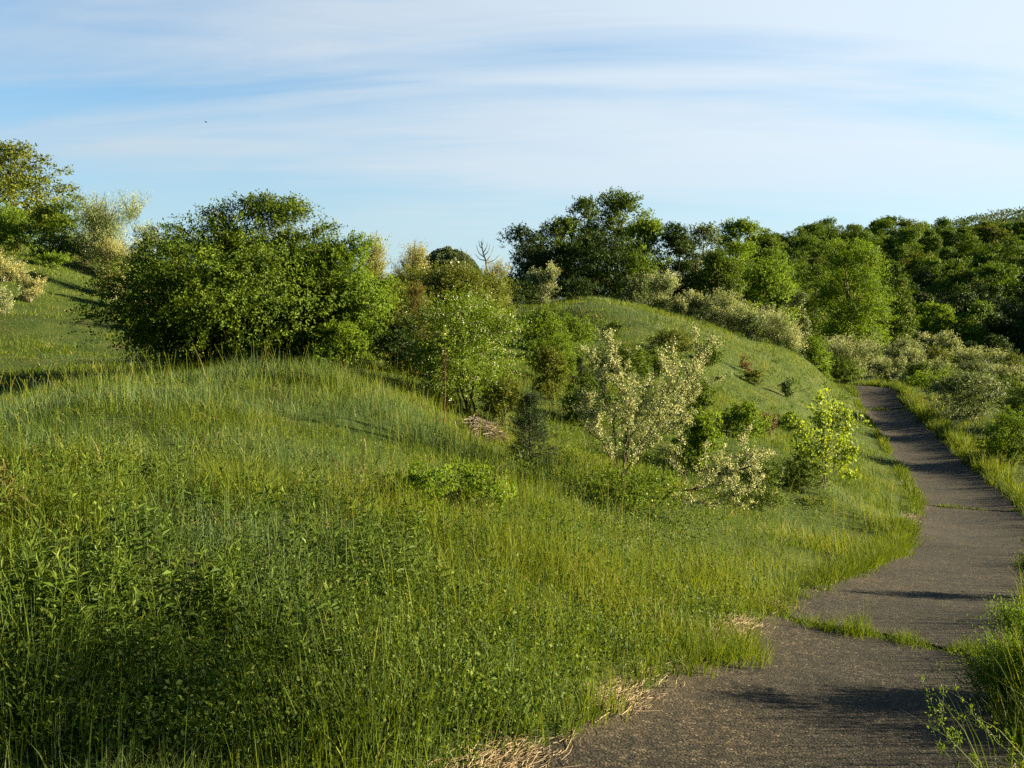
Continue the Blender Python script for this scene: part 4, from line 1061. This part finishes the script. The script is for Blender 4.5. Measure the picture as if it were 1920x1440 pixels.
plant('bush', 'hillside_bush', 'green bush right of the dense dark bush at the foot of plumed shrubs', B_, 130, 190, 440, 43, 153, mat='green')

# along the crest, from the tangle to the valley
plant('gold', 'flowering_shrub', 'pale gold shrub behind the tangle, below the bare dead tree', S_, 896, 952, 488, 34, 160, mat='gold')
plant('pale', 'flowering_shrub', 'whitish shrub at the right end of the tangle under the dark grove', S_, 915, 962, 522, 31, 161)
plant('dark', 'crest_bush', 'dark green bush at the right foot of the gold shrub below the dead tree', B_, 940, 985, 520, 36, 162)
plant('pale', 'pale_shrub', 'upright silvery shrub standing alone on the crest before the dark grove', S_, 988, 1046, 494, 39, 163, lobes=16)
plant('dark', 'crest_bush', 'low rounded dark bush on the crest right of the upright silvery shrub', B_, 1050, 1126, 518, 40, 164)
plant('dark', 'crest_bush', 'small dark bush at the left foot of the upright silvery shrub', B_, 972, 1012, 528, 38.4, 165)
plant('grey', 'pale_shrub', 'greyish shrub at the head of the pale row, below the tallest grove tree', S_, 1164, 1220, 515, 45, 166)
plant('pale', 'pale_shrub', 'tall silvery shrub second along the pale row on the crest', S_, 1204, 1272, 508, 46, 167)
plant('pale', 'pale_shrub', 'small whitish bristly shrub third along the pale row on the crest', S_, 1266, 1326, 545, 45.5, 168, lobes=10)
plant('pale', 'pale_shrub', 'widest silvery shrub in the middle of the pale row', S_, 1316, 1420, 545, 46, 169, lobes=20)
plant('grey', 'pale_shrub', 'grey-green shrub nearer than the widest silvery one in the pale row', S_, 1376, 1440, 572, 44.5, 170, mat='pale')
plant('pale', 'pale_shrub', 'silvery leaning shrub at the lower end of the pale row', S_, 1424, 1506, 580, 45, 171, lobes=16)
plant('lime', 'crest_bush', 'low yellow-green bush where the pale row ends, above the path bend', B_, 1492, 1562, 630, 46, 172, mat='lime')
plant('pale', 'pale_shrub', 'pale feathery shrub beneath the lone tall tree', S_, 1538, 1630, 628, 50, 173, lobes=18)
plant('dark', 'crest_bush', 'dark green low bush in front of the pale feathery shrub by the path bend', B_, 1540, 1618, 668, 47.5, 174, mat='green')
plant('pale', 'pale_shrub', 'bright cream shrub right behind the far end of the path', S_, 1636, 1694, 668, 53, 175, mat='pale')
plant('grey', 'pale_shrub', 'grey-green shrub behind the bright cream one at the path end', S_, 1652, 1732, 632, 60, 176, mat='pale')
# valley floor right of the path
VAL = [('grey', 1690, 1740, 655, 56, 'pale', 'small upright cream-green shrub right of the path end'), ('dark', 1700, 1745, 680, 53, 'green', 'small dark green bush right of the path end'),
       ('grey', 1736, 1790, 652, 62, 'olive', 'ochre-green shrub in the valley behind the small dark bush'), ('pale', 1780, 1868, 650, 66, 'pale', 'large pale rounded shrub in the valley, biggest of the valley shrubs'),
       ('grey', 1745, 1800, 672, 56, 'pale', 'grey-green shrub in the valley above the shaded thicket'), ('lime', 1700, 1800, 692, 50, 'lime', 'low bright yellow-green bush beyond the shaded thicket'),
       ('dark', 1660, 1720, 640, 70, 'green', 'dark bush in the valley under the shaded wood, close to the lone tree'), ('pale', 1722, 1756, 624, 84, 'pale', 'small sunlit pale shrub against the dark wood, left of two'),
       ('pale', 1756, 1800, 622, 84, 'pale', 'small sunlit pale shrub against the dark wood, right of two'), ('dark', 1790, 1850, 640, 80, 'dark', 'dark shrub in the valley at the foot of the shaded wood'),
       ('grey', 1858, 1925, 655, 70, 'olive', 'olive-green shrub at the right edge of the valley'), ('pale', 1865, 1930, 684, 58, 'pale', 'pale yellowish shrub at the right edge above the shaded thicket'),
       ('dark', 1855, 1925, 705, 46, 'green', 'dark green bush at the right edge beside the shaded thicket'), ('grey', 1800, 1860, 676, 58, 'grey', 'grey-green shrub in front of the large pale valley shrub'),
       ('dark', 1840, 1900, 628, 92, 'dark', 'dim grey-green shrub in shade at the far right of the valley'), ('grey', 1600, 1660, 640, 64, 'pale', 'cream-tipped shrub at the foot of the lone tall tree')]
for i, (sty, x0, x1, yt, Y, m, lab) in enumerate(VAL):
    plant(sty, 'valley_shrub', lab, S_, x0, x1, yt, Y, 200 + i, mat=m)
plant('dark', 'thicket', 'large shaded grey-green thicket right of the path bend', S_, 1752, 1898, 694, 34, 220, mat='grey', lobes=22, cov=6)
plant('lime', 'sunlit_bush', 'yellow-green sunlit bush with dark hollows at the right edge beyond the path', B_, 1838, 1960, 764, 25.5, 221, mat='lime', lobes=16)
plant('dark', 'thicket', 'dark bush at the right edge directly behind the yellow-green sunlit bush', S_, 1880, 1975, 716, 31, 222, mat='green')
plant('grey', 'verge_shrub', 'wiry yellow-green weedy shrub overhanging the right edge of the path', S_, 1806, 2030, 1120, 5.6, 223, mat='lime', leaf=.018, aspect=.42, cov=4.5, spray=.30, k=14, bark='stem_green', stems=22, lobes=16, out=.5, up=.9, depth=.7)

plant('grey', 'verge_shrub', 'unseen yellow-green weedy shrub added beyond the bottom right corner to shade the path', S_, 2010, 2330, 1120, 5.2, 224, mat='lime', leaf=.020, aspect=.4, cov=1.6, spray=.30, k=14, bark='stem_green', stems=22, lobes=16, out=.5, up=.9, depth=.7)  # out of view, added for the shade it throws on the path
plant('grey', 'verge_shrub', 'low weedy shrub at the right edge of the path just beyond the grassy crack', S_, 1905, 2010, 985, 9.6, 225, mat='lime', leaf=.020, aspect=.4, cov=1.6, spray=.30, k=14, bark='stem_green', stems=16, lobes=12, out=.5, up=.9, depth=.7)
plant('airy', 'unseen_shade_tree', 'unseen small tree added beyond the right edge of the view to shade the foreground', T, 3250, 4780, -760, 3.4, 226, mat='green', leaf=.05, z0=.56, lobes=30, cov=2.6, stems=14)  # stands out of view, added to shade the grass at the bottom left
# grove beyond the crest
plant('tree', 'grove_tree', 'low spreading tree at the left end of the grove', T, 928, 1042, 424, 62, 240, mat='dark', lobes=44, lobe_r=(.11, .18), cov=5)
plant('tree', 'grove_tree', 'bushy tree second from the left in the grove', T, 988, 1102, 408, 63, 241, mat='green')
plant('tree', 'grove_tree', 'tall twin-topped tree left of the tallest in the grove', T, 1048, 1142, 372, 66, 242, mat='green', cov=4.6)
plant('tree', 'grove_tree', 'tallest pointed tree in the middle of the grove', T, 1092, 1214, 362, 64, 243, mat='green', lobes=64, lobe_r=(.11, .18), z0=.02)
plant('tree', 'grove_tree', 'sunlit bright-leaved tree at the right shoulder of the grove', T, 1150, 1256, 400, 61, 244, mat='lime', z0=.05)
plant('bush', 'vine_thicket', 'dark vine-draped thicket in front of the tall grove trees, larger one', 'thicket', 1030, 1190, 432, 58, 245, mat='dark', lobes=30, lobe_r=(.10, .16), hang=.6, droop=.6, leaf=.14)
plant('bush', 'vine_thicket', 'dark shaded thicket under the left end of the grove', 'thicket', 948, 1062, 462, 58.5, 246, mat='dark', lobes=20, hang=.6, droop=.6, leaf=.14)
plant('bush', 'vine_thicket', 'green thicket below the sunlit tree, above the pale row of shrubs', 'thicket', 1150, 1236, 470, 57, 247, mat='green', leaf=.14)
# trees right of the grove
plant('tree', 'slope_tree', 'dark brownish-green tree between the grove and the grey-green tree', T, 1226, 1318, 420, 61, 250, mat='dark', z0=.02)
plant('tree', 'slope_tree', 'grey-green rounded tree behind the brownish cedar', T, 1258, 1372, 422, 66, 251, mat='grey', z0=.06)
plant('tree', 'slope_tree', 'yellowish-topped tree against the sky above the green slope trees', T, 1330, 1440, 414, 72, 252, mat='lime', z0=.1)
plant('tree', 'slope_tree', 'broad bright green tree behind the widest silvery shrub', T, 1372, 1490, 462, 63, 253, mat='lime', z0=.03, lobes=40)
plant('tree', 'slope_tree', 'dark green low tree under the yellowish-topped tree', T, 1300, 1400, 470, 60, 254, mat='green', z0=.02)
plant('tree', 'slope_tree', 'slim green tree at the right end of the slope trees', T, 1408, 1486, 440, 76, 255, mat='green')
plant('airy', 'lone_tree', 'tall lone light green tree with visible dark trunk by the path bend', T, 1534, 1674, 450, 74, 256, mat='lime', leaf=.13, lobes=80, lobe_r=(.10, .16), cov=5.2, z0=.08, br=.26)
plant('tree', 'valley_tree', 'dull green rounded tree directly left of the tall lone tree', T, 1478, 1562, 496, 92, 257, mat='green', z0=.03)
plant('tree', 'valley_tree', 'small grey-green tree between the lone tree and the broad bright tree', T, 1470, 1520, 540, 80, 258, mat='grey', z0=.02)
plant('tree', 'valley_tree', 'green tree standing close behind the right side of the lone tree', T, 1640, 1720, 520, 110, 259, mat='green', z0=.03)

# ------------------------------------------------------------------ the wooded hill on the right
def wooded_hill():
    rng = np.random.default_rng(303)
    protos = []
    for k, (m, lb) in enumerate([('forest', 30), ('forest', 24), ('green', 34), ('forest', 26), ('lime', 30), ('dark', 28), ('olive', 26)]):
        H = 10.0; Wd = 8.2
        st = dict(STY['tree']); st.update(lobes=lb * 2 // 3, z0=.08, leaf=.40, minpx=0, cov=7, max=8000, lobe_r=(.17, .27), face=1.7)
        f = foliage(rng, Wd, H, 1, st)
        root = thing('forest_tree', 'broad-crowned green tree in the woods covering the hill on the right', T, (0, 0, 0), 'trees of the wooded hill')
        mb = MB(); n = len(f['P']); sz = rng.uniform(.6, 1.3, n) * f['ls']
        leaves(mb, f['P'], f['D'], f['N'], sz, sz * .65, f['tint'], LEAF4)
        mb.build('crown', MAT[m], root)
        PP, RR = stem_lines(rng, H, f['lob'], 5, .18, 6, trunk=True)
        mb = MB(); tubes(mb, PP, RR, 5, link=True); mb.build('trunk', MAT['bark'], root)
        protos.append(root)
    # spots: rows over the hill as seen, and a stand beyond the right edge whose shade falls on the front rows
    spots = []
    tries = 0
    while len(spots) < 265 and tries < 30000:
        tries += 1
        Y = math.sqrt(rng.uniform(128 ** 2, 325 ** 2)); px = rng.uniform(1405, 2010)
        X = (px - 960) / F * Y
        if Y < 150 and px < 1640: continue
        if px < 1480 and Y < 230: continue
        d = 6.0 if Y < 200 else 7.2
        if all((X - a) ** 2 + (Y - b) ** 2 > d * d for a, b, _ in spots): spots.append((X, Y, 0))
    for i in range(18):
        spots.append((rng.uniform(92, 128), rng.uniform(118, 152), 1))
    xs = np.array([s[0] for s in spots]); ys = np.array([s[1] for s in spots]); zs = height(xs, ys)
    w = np.array([.26, .2, .18, .16, .06, .08, .06])
    first = set()
    for (X, Y, off), z in zip(spots, zs):
        k = rng.choice(len(protos), p=w)
        if Y < 168 and X / Y > .42 and rng.random() < .6: k = 5  # front rows mostly take the dark leaf colour in place of shade
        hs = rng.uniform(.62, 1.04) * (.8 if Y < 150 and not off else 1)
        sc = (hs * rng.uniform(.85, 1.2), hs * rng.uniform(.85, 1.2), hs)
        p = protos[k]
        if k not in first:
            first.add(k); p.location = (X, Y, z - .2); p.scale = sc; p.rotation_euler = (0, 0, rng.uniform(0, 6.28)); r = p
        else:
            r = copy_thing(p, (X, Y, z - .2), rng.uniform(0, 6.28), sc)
        if off: r['label'] = 'tree of the unseen shading stand beyond the right edge of the view'; r['group'] = 'trees beyond the right edge'
wooded_hill()

# ------------------------------------------------------------------ hand drawn shrubs and single stalks
branchy('cream_flowered_shrub', 'open vase-shaped shrub covered in cream blossom, standing on the slope', S_,
        [[(1160, 912), (1198, 838), (1258, 772, .2), (1306, 694, .3), (1334, 640, .4)],
         [(1160, 908), (1180, 810), (1168, 740, -.2), (1134, 636, -.2)],
         [(1160, 905), (1150, 808), (1124, 728, .3), (1092, 660, .4)],
         [(1185, 862), (1238, 768, -.4), (1266, 690, -.5)],
         [(1163, 900), (1192, 792, .4), (1216, 716, .6)],
         [(1228, 806, .1), (1286, 752, .5), (1322, 668, .7)],
         [(1165, 885), (1125, 812, -.4), (1102, 742, -.6)],
         [(1165, 890), (1215, 838, -.5), (1282, 786, -.8)],
         [(1170, 880), (1178, 790, .1), (1190, 705, .2)]], 11.5, 301, 'green', 'bark', .030, .42, r0=.011, twigs=12, tl=(.05, .17), per=9, bare=.16, sub=9, extra=None)
o = bpy.data.objects['cream_flowered_shrub']
def add_blossom(root, seed, per, leaf, asp, whorl, mat, name='blossom'):
    """blossom all along the twigs already grown for ROOT"""
    rng = np.random.default_rng(seed)
    fo = [c for c in COL.objects if c.parent == root and c.name.startswith('foliage')][0]
    me = fo.data; V = np.empty(len(me.vertices) * 3, np.float32); me.vertices.foreach_get('co', V); V = V.reshape(-1, 3)
    V = V[:len(V) // 5 * 5][::5]
    V = V[fbm(V[:, 0] / .16 + V[:, 2] / .13, V[:, 1] / .16 - V[:, 2] / .17, 4) > .40]
    P = np.repeat(V, per, 0) + rng.normal(size=(len(V) * per, 3)) * whorl
    s = rng.uniform(.6, 1.3, len(P)) * leaf
    mb = MB(); leaves(mb, P, rng.normal(size=P.shape) + np.array([.2, 0, .5]), rng.normal(size=P.shape), s, s * asp, rng.random(len(P)), LEAF4)
    mb.build(name, MAT[mat], root)
add_blossom(o, 1, 3, .020, .62, .010, 'cream')
o = branchy('sprawling_shrub', 'low sprawling shrub with cream blossom on near-level branches beside the bright sapling', S_,
        [[(1236, 926), (1300, 916), (1366, 892, .2), (1412, 848, .3)], [(1240, 930), (1310, 944, -.2), (1392, 948, -.3)], [(1262, 922), (1272, 884), (1264, 846)],
         [(1300, 916), (1330, 890, .4), (1345, 858, .6)], [(1320, 935, -.1), (1370, 930, -.3), (1420, 905, -.2)], [(1350, 870, .8), (1400, 850, 1), (1440, 842, 1.2)]],
        10.9, 302, 'green', 'bark', .026, .45, r0=.011, twigs=9, tl=(.05, .14), per=7, bare=.2, up=.35, sub=9)
add_blossom(o, 2, 3, .020, .62, .010, 'cream')
branchy('yellow_green_sapling', 'small sapling with glossy bright yellow-green round leaves beside the path', 'sapling',
        [[(1546, 912), (1548, 842), (1540, 738)], [(1546, 908), (1578, 840, .2), (1592, 772, .3)], [(1546, 905), (1520, 850, -.2), (1512, 788, -.2)], [(1548, 870), (1588, 850, -.3), (1612, 852, -.3)],
         [(1548, 860), (1556, 800, .3), (1566, 768, .4)], [(1546, 880), (1512, 868, .3), (1496, 840, .3)], [(1550, 895), (1580, 880, -.2), (1590, 862, -.2)], [(1545, 850), (1530, 800, .2), (1528, 765, .2)]],
        16.0, 304, 'poplar', 'bark_grey', .046, .86, r0=.011, twigs=8, tl=(.06, .2), per=12, bare=.12, sub=7, whorl=.035, tpl=LEAF6, up=.5)
branchy('roadside_weed', 'thin weed stem leaning across the bottom right corner of the path', 'weed', [[(1925, 1455), (1880, 1405), (1850, 1385), (1822, 1354)], [(1890, 1440), (1898, 1400), (1897, 1370)]], 4.15, 305, 'lime', 'stem_green', .017, .5, r0=.004, twigs=10, tl=(.02, .05), per=6, bare=.3, whorl=.006, sub=0)
branchy('roadside_weed', 'small upright weed sprig at the bottom edge of the path, left of the leaning stem', 'weed', [[(1800, 1452), (1806, 1410), (1790, 1372), (1786, 1352)], [(1812, 1450), (1820, 1420), (1818, 1392)], [(1800, 1440), (1780, 1415), (1770, 1395)]], 4.05, 306, 'lime', 'stem_green', .016, .5, r0=.004, twigs=12, tl=(.02, .05), per=7, bare=.25, whorl=.006, sub=0)

def stalk(name, label, cat, pts, Y, seed, r, mat, head=None, group=None):
    rng = np.random.default_rng(seed)
    P = np.array([at(px, py, Y) for px, py in pts]); base = P[0].copy(); base[2] = min(base[2], h1(base[0], base[1]))
    P[0] = base
    root = thing(name, label, cat, base, group)
    L = smooth_line(P - base, 14) + rng.normal(size=(14, 3)) * r * .5
    mb = MB(); tubes(mb, L[None], np.linspace(r, r * .45, 14)[None], 6); mb.build('stem', MAT[mat], root, True)
    if head:
        hl, hr, hm = head
        tip = L[-1]; ax = norm(L[-1] - L[-3])
        n = 160; t = rng.random(n)
        d = norm(rng.normal(size=(n, 3)))
        Q = tip - ax * (hl * t)[:, None] + d * hr * .6
        mb = MB(); leaves(mb, Q, d + ax * .4, rng.normal(size=(n, 3)), np.full(n, hr * 1.4), np.full(n, hr), rng.random(n), LEAF4); mb.build('seed_head', MAT[hm], root)
    return root
stalk('dead_stalk', 'tall rusty brown dead flower stalk in front of the white-flowered shrub', 'stalk', [(833, 800), (834, 735), (834, 655)], 13.6, 401, .011, 'stalk', (.45, .016, 'stalkhead'))
stalk('dead_stalk', 'thin leaning beige dead stalk in the open meadow', 'stalk', [(694, 960), (690, 900), (684, 822)], 9.4, 402, .006, 'drystem')
stalk('dead_stalk', 'short brown dead stalk at the left end of the brush pile', 'stalk', [(862, 840), (858, 815), (852, 788)], 13.5, 403, .008, 'drystem')
stalk('dead_stalk', 'short pale dead stalk in front of the brush pile', 'stalk', [(892, 850), (891, 825), (890, 808)], 13.2, 404, .008, 'drystem')
stalk('dead_stalk', 'bent pale grass stalk leaning in the tall grass at the bottom', 'stalk', [(1010, 1240), (1022, 1180), (1042, 1105)], 6.3, 405, .004, 'drystem')
stalk('dead_stalk', 'straight pale stalk above the verge, right of the bent one', 'stalk', [(1052, 1185), (1040, 1135), (1028, 1090)], 6.9, 406, .004, 'drystem')
stalk('dead_stalk', 'long dry stalk leaning right at the bottom, near the tall tussock', 'stalk', [(545, 1395), (562, 1330), (580, 1265)], 4.4, 407, .003, 'drystem')

def dandelion(label, px, py, hpx, Y, seed):
    rng = np.random.default_rng(seed)
    c = at(px, py, Y); g = h1(c[0], c[1])
    root = thing('dandelion', label, 'flower', (c[0], c[1], g), 'dandelion seed heads')
    H = c[2] - g
    mb = MB(); tubes(mb, np.array([[(0, .03, 0), (.01, .01, H * .5), (0, 0, H)]]), np.array([[.003, .003, .002]]), 5); mb.build('stem', MAT['stem_green'], root)
    n = 220; d = norm(rng.normal(size=(n, 3))); rad = hpx / F * Y
    mb = MB(); leaves(mb, np.array([0, 0, H]) + d * rad * .25, d, rng.normal(size=(n, 3)), np.full(n, rad * .8), np.full(n, rad * .35), rng.random(n), LEAF4)
    mb.build('seed_head', MAT['puff'], root)
dandelion('white dandelion seed head among the leafy weeds in the meadow, nearer one', 636, 1108, 7, 6.0, 501)
dandelion('white dandelion seed head in the tall grass of the mound, farther one', 481, 842, 7, 9.8, 502)

def brush_pile():
    rng = np.random.default_rng(601)
    Y = 14.3
    c = at(890, 838, Y); g = h1(c[0], Y)
    root = thing('brush_pile', 'heap of dry grey-brown brushwood and dead grass beside the dark cedar', 'brush pile', (c[0], Y, g - .12))
    n = 260
    a = rng.uniform(0, np.pi * 2, n); q = rng.random(n) ** .7
    P = np.stack([np.cos(a) * q * .42, np.sin(a) * q * .35, .30 * (1 - q ** 2) * rng.random(n) ** .5 + .02], 1)
    az = rng.normal(size=n) * .8; L = rng.uniform(.15, .5, n)
    d = np.stack([np.cos(az), np.sin(az), rng.normal(size=n) * .25 - .12], 1)
    m = np.stack([P - d * L[:, None] * .5, P + np.array([0, 0, .06]), P + d * L[:, None] * .5], 1)
    mb = MB(); tubes(mb, m, np.outer(rng.uniform(.003, .009, n), [1, .9, .5]), 4); mb.build('stick', MAT['bark_grey'], root)
    n = 380
    a = rng.uniform(0, np.pi * 2, n); q = rng.random(n) ** .6
    P = np.stack([np.cos(a) * q * .46, np.sin(a) * q * .36, .28 * (1 - q ** 2) * rng.random(n) ** .5 + .03], 1)
    az = rng.normal(size=n) * .9
    mb = MB(); leaves(mb, P, np.stack([np.cos(az), np.sin(az), rng.normal(size=n) * .4], 1), rng.normal(size=(n, 3)) + np.array([0, 0, 1]), rng.uniform(.10, .26, n), np.full(n, .012), rng.random(n), LEAF4)
    s = mb.build('dead_grass', MAT['straw'], root); s['kind'] = 'stuff'
brush_pile()

def dead_tree(label, trunk, limbs, Y, r):
    P = [np.array([at(px, py, Y) for px, py in ln]) for ln in [trunk] + limbs]
    base = P[0][0].copy(); base[2] = h1(base[0], base[1]); 
    P[0] = np.vstack([base, P[0]])
    root = thing('dead_tree', label, T, base)
    mb = MB(); tubes(mb, smooth_line(P[0] - base, 10)[None], np.linspace(r, r * .4, 10)[None], 6); mb.build('trunk', MAT['bark_grey'], root, True)
    mb = MB(); tubes(mb, np.array([smooth_line(p - base, 8) for p in P[1:]]), np.tile(np.linspace(r * .5, r * .15, 8), (len(P) - 1, 1)), 5, link=True); mb.build('branch', MAT['bark_grey'], root, True)
dead_tree('bare grey dead tree with forked top against the sky left of the grove', [(912, 500), (906, 475), (902, 452)],
          [[(910, 492), (920, 478), (926, 462)], [(908, 482), (898, 474), (893, 460)], [(906, 474), (912, 464), (914, 454)], [(909, 488), (900, 486), (890, 476)], [(911, 494), (926, 488), (936, 478)], [(907, 480), (916, 470), (918, 458)], [(903, 462), (906, 454), (905, 446)], [(904, 466), (899, 460), (898, 450)]], 50, .06)
dead_tree('thin bare dead sapling against the sky beside the small distant hill', [(872, 500), (868, 482), (864, 464)],
          [[(869, 486), (874, 476), (876, 468)], [(868, 482), (862, 474), (858, 468)], [(870, 490), (880, 484), (884, 476)]], 40, .05)

def bird():
    c = at(386, 229, 70)
    root = thing('bird', 'tiny dark bird gliding alone in the open sky', 'bird', c)
    t = np.linspace(0, 1, 9); r = .055 * np.sin(np.pi * np.clip(t, .03, .97)) ** .7
    mb = MB(); tubes(mb, np.stack([t * .30 - .12, t * 0, .02 * np.sin(t * 3)], 1)[None], r[None], 8); mb.build('body', MAT['bird'], root, True)
    for s in (-1, 1):
        v = np.array([(.05, 0, .02), (-.05, 0, .02), (.06, s * .13, .06), (-.05, s * .13, .06), (-.01, s * .27, .03), (-.06, s * .26, .03)])
        v2 = np.vstack([v, v - np.array([0, 0, .012])])
        f = [(0, 1, 3, 2), (2, 3, 5, 4), (6, 8, 9, 7), (8, 10, 11, 9), (0, 2, 8, 6), (2, 4, 10, 8), (4, 5, 11, 10), (5, 3, 9, 11), (3, 1, 7, 9), (1, 0, 6, 7)]
        mb = MB(); mb.add(v2, f); mb.build('wing', MAT['bird'], root)
    mb = MB(); mb.add(np.array([(-.11, -.02, .02), (-.11, .02, .02), (-.20, .045, .02), (-.20, -.045, .02), (-.11, -.02, .008), (-.11, .02, .008), (-.20, .045, .01), (-.20, -.045, .01)]), [(0, 1, 2, 3), (7, 6, 5, 4), (0, 4, 5, 1), (1, 5, 6, 2), (2, 6, 7, 3), (3, 7, 4, 0)]); mb.build('tail', MAT['bird'], root)
    root.rotation_euler = (R(10), 0, R(170)); root.scale = (.6, .6, .6)
bird()
if False:
    for b in BOXES: print(b)
